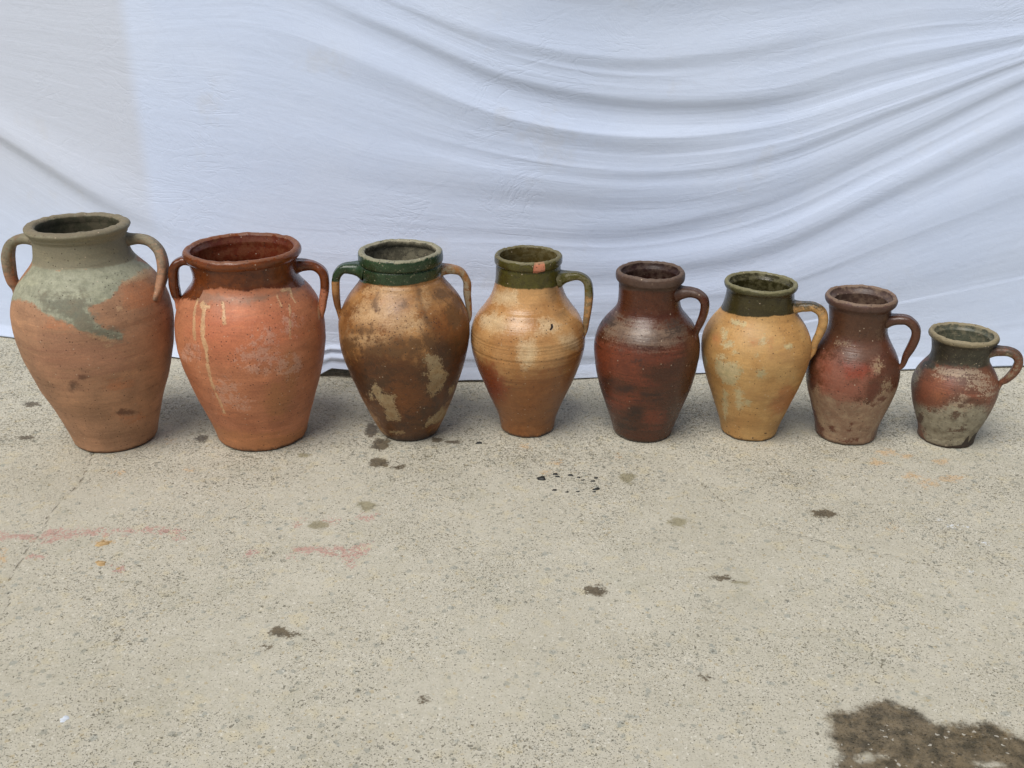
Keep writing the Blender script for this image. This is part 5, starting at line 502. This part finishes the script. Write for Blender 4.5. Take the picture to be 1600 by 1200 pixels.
def build_pot(k, J):
    root = bpy.data.objects.new("clay_jar" if k < 3 else "clay_jug", None); COL.objects.link(root)
    root.location = (J['x'], J['y'], 0); root.empty_display_size = .05
    tag(root, *LABELS[k], group="row of old glazed clay pots")
    mat = clay_material(k, LOOK[k])
    prof = np.array(J['prof']); rim = np.array(J['rim'])
    # outer wall, foot to neck (fine steps), grooves cut in
    zz = np.linspace(prof[0, 1], prof[-1, 1], 150)
    rr = np.interp(zz, prof[:, 1], prof[:, 0])
    kk = np.exp(-np.linspace(-2, 2, 9) ** 2); kk /= kk.sum(); rp = np.pad(rr, 4, mode='edge'); rp[:4] = rr[0] + (rr[0] - rr[1:5][::-1]); rr2 = np.convolve(rp, kk, 'valid')
    rr2[0] = rr[0]; rr = rr2
    for gz_, ga in J['grooves']:
        rr = rr - .0011 * ga * np.exp(-((zz - gz_) / .0016) ** 2) + .0004 * np.exp(-((zz - gz_ - .004) / .002) ** 2)
    rr[0] -= .0045; rr[1] -= .0015; rr[2] -= .0004
    under = [(0.0, .004), (rr[0] * .8, .003), (rr[0] - .004, .0)]
    outer = list(zip(rr, zz + 0.0))
    rimo = spline(rim[::-1], 64)                               # neck top -> over the lip -> inner edge
    wall = .0085
    rin_top = rimo[-1, 0]; ztop_in = rimo[-1, 1]
    zi = np.linspace(ztop_in - .006, .012, 90)
    ri = np.interp(zi, zz, rr) - wall
    nb = np.interp(zi, [J['zneck'] - .02, ztop_in], [0, 1]); ri = np.where(zi > J['zneck'] - .02, np.minimum(ri, rin_top + .004) * 1.0, ri)
    ri = np.convolve(np.pad(ri, 4, mode='edge'), kk, 'valid'); ri[0] = rin_top - .0005
    inner = list(zip(ri, zi)) + [(ri[-1] * .6, .010), (0.0005, .010)]
    P = np.array([(.0005, .004), (rr[0] * .8, .003), (rr[0] - .004, .0003)] + outer + [tuple(p) for p in rimo] + inner)
    n_out = 3 + len(outer); n_rim = len(rimo)
    if J['rimsplit']:
        # lip band above the groove is the rim; the band below it belongs to the neck
        zs = J['rim'][J['rimsplit']][1]; rs = n_out + int(np.argmax(rimo[:, 1] >= zs))
    else: rs = n_out
    ns = int(np.argmax(P[:, 1] * (np.arange(len(P)) >= 3) >= J['zneck'])) if J['zneck'] < prof[-1, 1] else n_out - 1
    re = n_out + n_rim
    ni = re + int(np.argmax(np.array([p[1] for p in inner]) <= J['zneck']))
    th = np.linspace(-math.pi, math.pi, NTH, endpoint=False)
    TH, R = np.meshgrid(th, P[:, 0]); _, ZZ = np.meshgrid(th, P[:, 1])
    H = J['top']
    # hand-thrown unevenness
    w = 1 + .010 * (vnoise(np.cos(TH) * 1.2 + 5, np.sin(TH) * 1.2 + 5, ZZ * 6, k + 20) - .5) + .010 * (vnoise(np.cos(TH) * 2.5 + 9, np.sin(TH) * 2.5 + 9, ZZ * 25, k + 31) - .5)
    w += .0045 * (vnoise(ZZ * 90, np.cos(TH) * .6 + 2, np.sin(TH) * .6, k + 40) - .5)
    R = R * w
    foot = np.exp(-ZZ / .006) * (vnoise(np.cos(TH) * 5 + 9, np.sin(TH) * 5 + 9, 0, k + 50) - .5)
    dzr = (vnoise(np.cos(TH) * 1.5 + 9, np.sin(TH) * 1.5 + 9, 0, k + 60) - .5) * .0035 * np.clip((ZZ - H + .03) / .03, 0, 1)
    dzr += (fbm(np.cos(TH) * 7 + 9, np.sin(TH) * 7 + 9, 0, k + 70, 3) - .5) * .0034 * np.clip((ZZ - H + .012) / .012, 0, 1)
    R = R + foot * .004
    if k == 7:                                                # the smallest jug's foot is chipped away at the right
        ch = np.clip(1 - abs(TH - 1.15) / .16, 0, 1) * np.clip(1 - abs(ZZ - .013) / .016, 0, 1); R = R - ch * .006
    VX = R * np.sin(TH) + J['lean'] * ZZ; VY = -R * np.cos(TH); VZ = ZZ + dzr
    V = np.stack([VX, VY, VZ], -1)
    # analytic normals over the whole wall so the parts join without a seam
    dth = np.roll(V, -1, 1) - np.roll(V, 1, 1); dp = np.gradient(V, axis=0)
    N = np.cross(dth, dp); N /= np.linalg.norm(N, axis=-1, keepdims=True) + 1e-12
    rref = prof[:, 0].max() * .85
    F = layer_fields(J, TH, VZ, rref)
    idx = np.arange(len(P))
    inn = np.where(idx >= re, 1.0, np.where(idx >= re - 6, .0, -1.0))
    F['inner'] = np.repeat(((idx - (re - 4)) * .0015)[:, None], NTH, 1).clip(-.06, .06)
    lipz = np.exp(-((P[:, 1] - H) / .006) ** 2) * ((idx >= n_out) & (idx < re + 3)); F['lip'] = np.repeat(lipz[:, None], NTH, 1)
    def part(name, rows_):
        sets = []; fs = []; base = 0
        for a, b in rows_:
            sets.append(np.arange(a, b + 1)); f = grid_faces(b - a + 1, NTH, True) + base; fs.append(f); base += (b - a + 1) * NTH
        sel = np.concatenate(sets)
        return mesh_from(name, V[sel].reshape(-1, 3), np.concatenate(fs), mat, root, attrs={n: v[sel].ravel() for n, v in F.items()}, normals=N[sel].reshape(-1, 3))
    last = len(P) - 1
    part("body", [(0, ns), (ni, last)])
    part("neck", [(ns, rs), (re - 1, ni)])
    part("rim", [(rs, re - 1)])
    # handles
    Router = lambda z: np.interp(z, np.concatenate([zz, rim[::-1, 1]]), np.concatenate([rr, rim[::-1, 0]]))
    for hi, (phi, pts) in enumerate(J['handles']):
        ln = J['lean']
        def snap(p, inset):                                    # the point on the wall beside p, sunk in a little
            dx, dy = p[0] - ln * p[2], p[1]; q = math.hypot(dx, dy); r0 = Router(p[2]) - inset
            return [ln * p[2] + dx / q * r0, dy / q * r0, p[2]]
        gap = lambda p: math.hypot(p[0] - ln * p[2], p[1]) - Router(p[2])
        pts = [list(p) for p in pts]
        start = snap(pts[0], .005) + [pts[0][3] * 1.1]
        while gap(pts[0]) < .010: pts = pts[1:]
        tail = list(pts[-1])
        while gap(pts[-1]) < .004 and len(pts) > 3: pts = pts[:-1]
        q = [tail[0], tail[1], tail[2] - .010]; end = snap(q, .004) + [tail[3] * .8]
        mid = snap([tail[0], tail[1], tail[2] + .006], -.003) + [tail[3]]
        if abs(mid[2] - pts[-1][2]) > .008: pts.append(mid)
        NSEG = 84
        C_ = spline([start] + pts + [end], NSEG)
        C_[:, 3] = np.convolve(np.pad(C_[:, 3], 3, mode='edge'), np.ones(7) / 7, 'valid')
        T = np.gradient(C_[:, :3], axis=0); T /= np.linalg.norm(T, axis=1)[:, None]
        rad = np.stack([C_[:, 0], C_[:, 1], 0 * C_[:, 0]], 1); rad /= np.linalg.norm(rad, axis=1)[:, None]
        W = np.stack([-rad[:, 1], rad[:, 0], 0 * rad[:, 0]], 1); W -= (W * T).sum(1)[:, None] * T; W /= np.linalg.norm(W, axis=1)[:, None]
        N_ = np.cross(W, T)
        a_ = np.linspace(0, 2 * math.pi, 32, endpoint=False)
        ca, sa = np.cos(a_), np.sin(a_); pw = .85
        ca = np.sign(ca) * abs(ca) ** pw; sa = np.sign(sa) * abs(sa) ** pw
        s_ = np.linspace(0, 1, NSEG)
        fl = 1 + .30 * np.exp(-(s_ / .06) ** 2) + .5 * np.exp(-((1 - s_) / .07) ** 2)
        half_t = C_[:, 3] / 2 * .97 * (1 + .25 * np.exp(-(s_ / .04) ** 2)); half_w = C_[:, 3] / 2 * (1.38 * fl) * (1 + .06 * (vnoise(s_ * 6, 0, 0, k + hi) - .5))
        wob = 1 + .07 * (vnoise(s_[:, None] * 14, np.cos(a_)[None] * 1.5 + 4, np.sin(a_)[None] * 1.5 + 4, k * 3 + hi) - .5)
        dent = 1 - .16 * np.exp(-(sa / .45) ** 2)
        HV = C_[:, None, :3] + N_[:, None, :] * (half_t[:, None] * ca * wob * dent)[..., None] + W[:, None, :] * (half_w[:, None] * sa * wob)[..., None]
        z_ = HV[..., 2]; thh = np.arctan2(HV[..., 0], -HV[..., 1]); HV = HV.reshape(-1, 3)
        if (N_[NSEG // 2] * rad[NSEG // 2]).sum() < 0: fcs = grid_faces(NSEG, 32, True)
        else: fcs = grid_faces(NSEG, 32, True)[:, ::-1]
        FF = layer_fields(J, thh, z_, rref, HSHIFT.get((k, hi), 0.0), True)
        if (k, hi) not in ((2, 1),):
            FF = {n: v * {0: .06, 7: .12, 3: .14, 5: .15}.get(k, .35) for n, v in FF.items()}              # colour bands fade raggedly along a handle
        FF['inner'] = np.full(z_.shape, -.06)
        FF['lip'] = np.clip({(2, 0): .75, (4, 0): .45, (7, 0): .55, (3, 0): .72, (5, 0): .5}.get((k, hi), .3) + .2 * ca[None] * np.ones_like(z_), 0, 1)
        mesh_from("handle", HV, fcs, mat, root, attrs={n: v.ravel() for n, v in FF.items()})
    return root
for k, J in enumerate(JARS):
    build_pot(k, J)

# ------------------------------------------------------------------ crumbs and flakes on the ground
def flake_mat(name, c1, c2, r=.8):
    m = NT(name); n = m.noise(m.vec(), 140, 4, .6)
    m.put(m.b.inputs["Base Color"], m.mix(m.map(n, .4, .6), srgb(*c1), srgb(*c2))); m.b.inputs["Roughness"].default_value = r
    m.put(m.b.inputs["Normal"], m.bump(n, .5, .001)); return m.mat
FM = dict(tan=flake_mat("tan_flake", (196, 168, 122), (172, 142, 98)), black=flake_mat("char_flake", (26, 28, 26), (44, 44, 40), .6), white=flake_mat("white_flake", (214, 222, 230), (200, 206, 214)))
FL = dict(
 tan=[("larger upper tan crust flake beside the faded red line", "flake"), ("rounded lower tan crust flake below the faded red line", "flake"),
      ("small tan crust flake at the right end of the flake cluster", "flake"), ("small pinkish tan flake lying apart, right of the two larger ones", "flake")],
 black=[("long black curl of char at the left end of the crumbs", "crumb")] + [("small black crumb on the concrete before the honey brown pot", "crumb")] * 7 +
       [("biggest rounded black crumb at the right end of the crumbs", "crumb")] + [("small black crumb on the concrete before the honey brown pot", "crumb")] * 4 +
       [("lone black crumb left of the honey brown pot's foot", "crumb")],
 white=[("tiny bluish white scrap lying alone on the concrete at the lower left", "scrap")])
rs = np.random.RandomState(5)
def flake(kind, x, y, size, lab):
    n = 11; a = np.linspace(0, 2 * math.pi, n, endpoint=False) + rs.rand() * 2
    r = size * (.6 + .6 * rs.rand(n)); el = .55 if kind == 'black' else .85
    ring = np.stack([np.cos(a) * r, np.sin(a) * r * el, np.zeros(n)], 1)
    top = ring * .82; hgt = size * (.35 if kind == 'black' else .12)
    top[:, 2] = hgt * (.6 + .8 * rs.rand(n)) + top[:, 0] * .12
    V = np.vstack([ring, top, [[0, 0, hgt * 1.15]]])
    F = [(i, (i + 1) % n, n + (i + 1) % n) for i in range(n)] + [(i, n + (i + 1) % n, n + i) for i in range(n)] + [(n + i, n + (i + 1) % n, 2 * n) for i in range(n)]
    gi, gj = np.abs(gx - x).argmin(), np.abs(gy - y).argmin()
    o = mesh_from({'tan': 'crust_flake', 'black': 'black_crumb', 'white': 'white_scrap'}[kind], V, F, FM[kind], smooth=False)
    o.location = (x, y, gz[gj, gi] - .0004); tag(o, lab[0], lab[1], {'tan': 'tan crust flakes', 'black': 'black crumbs on the concrete'}.get(kind))
for kind, its in BITS.items():
    for (x, y, s), lab in zip(its, FL[kind]): flake(kind, x, y, s, lab)
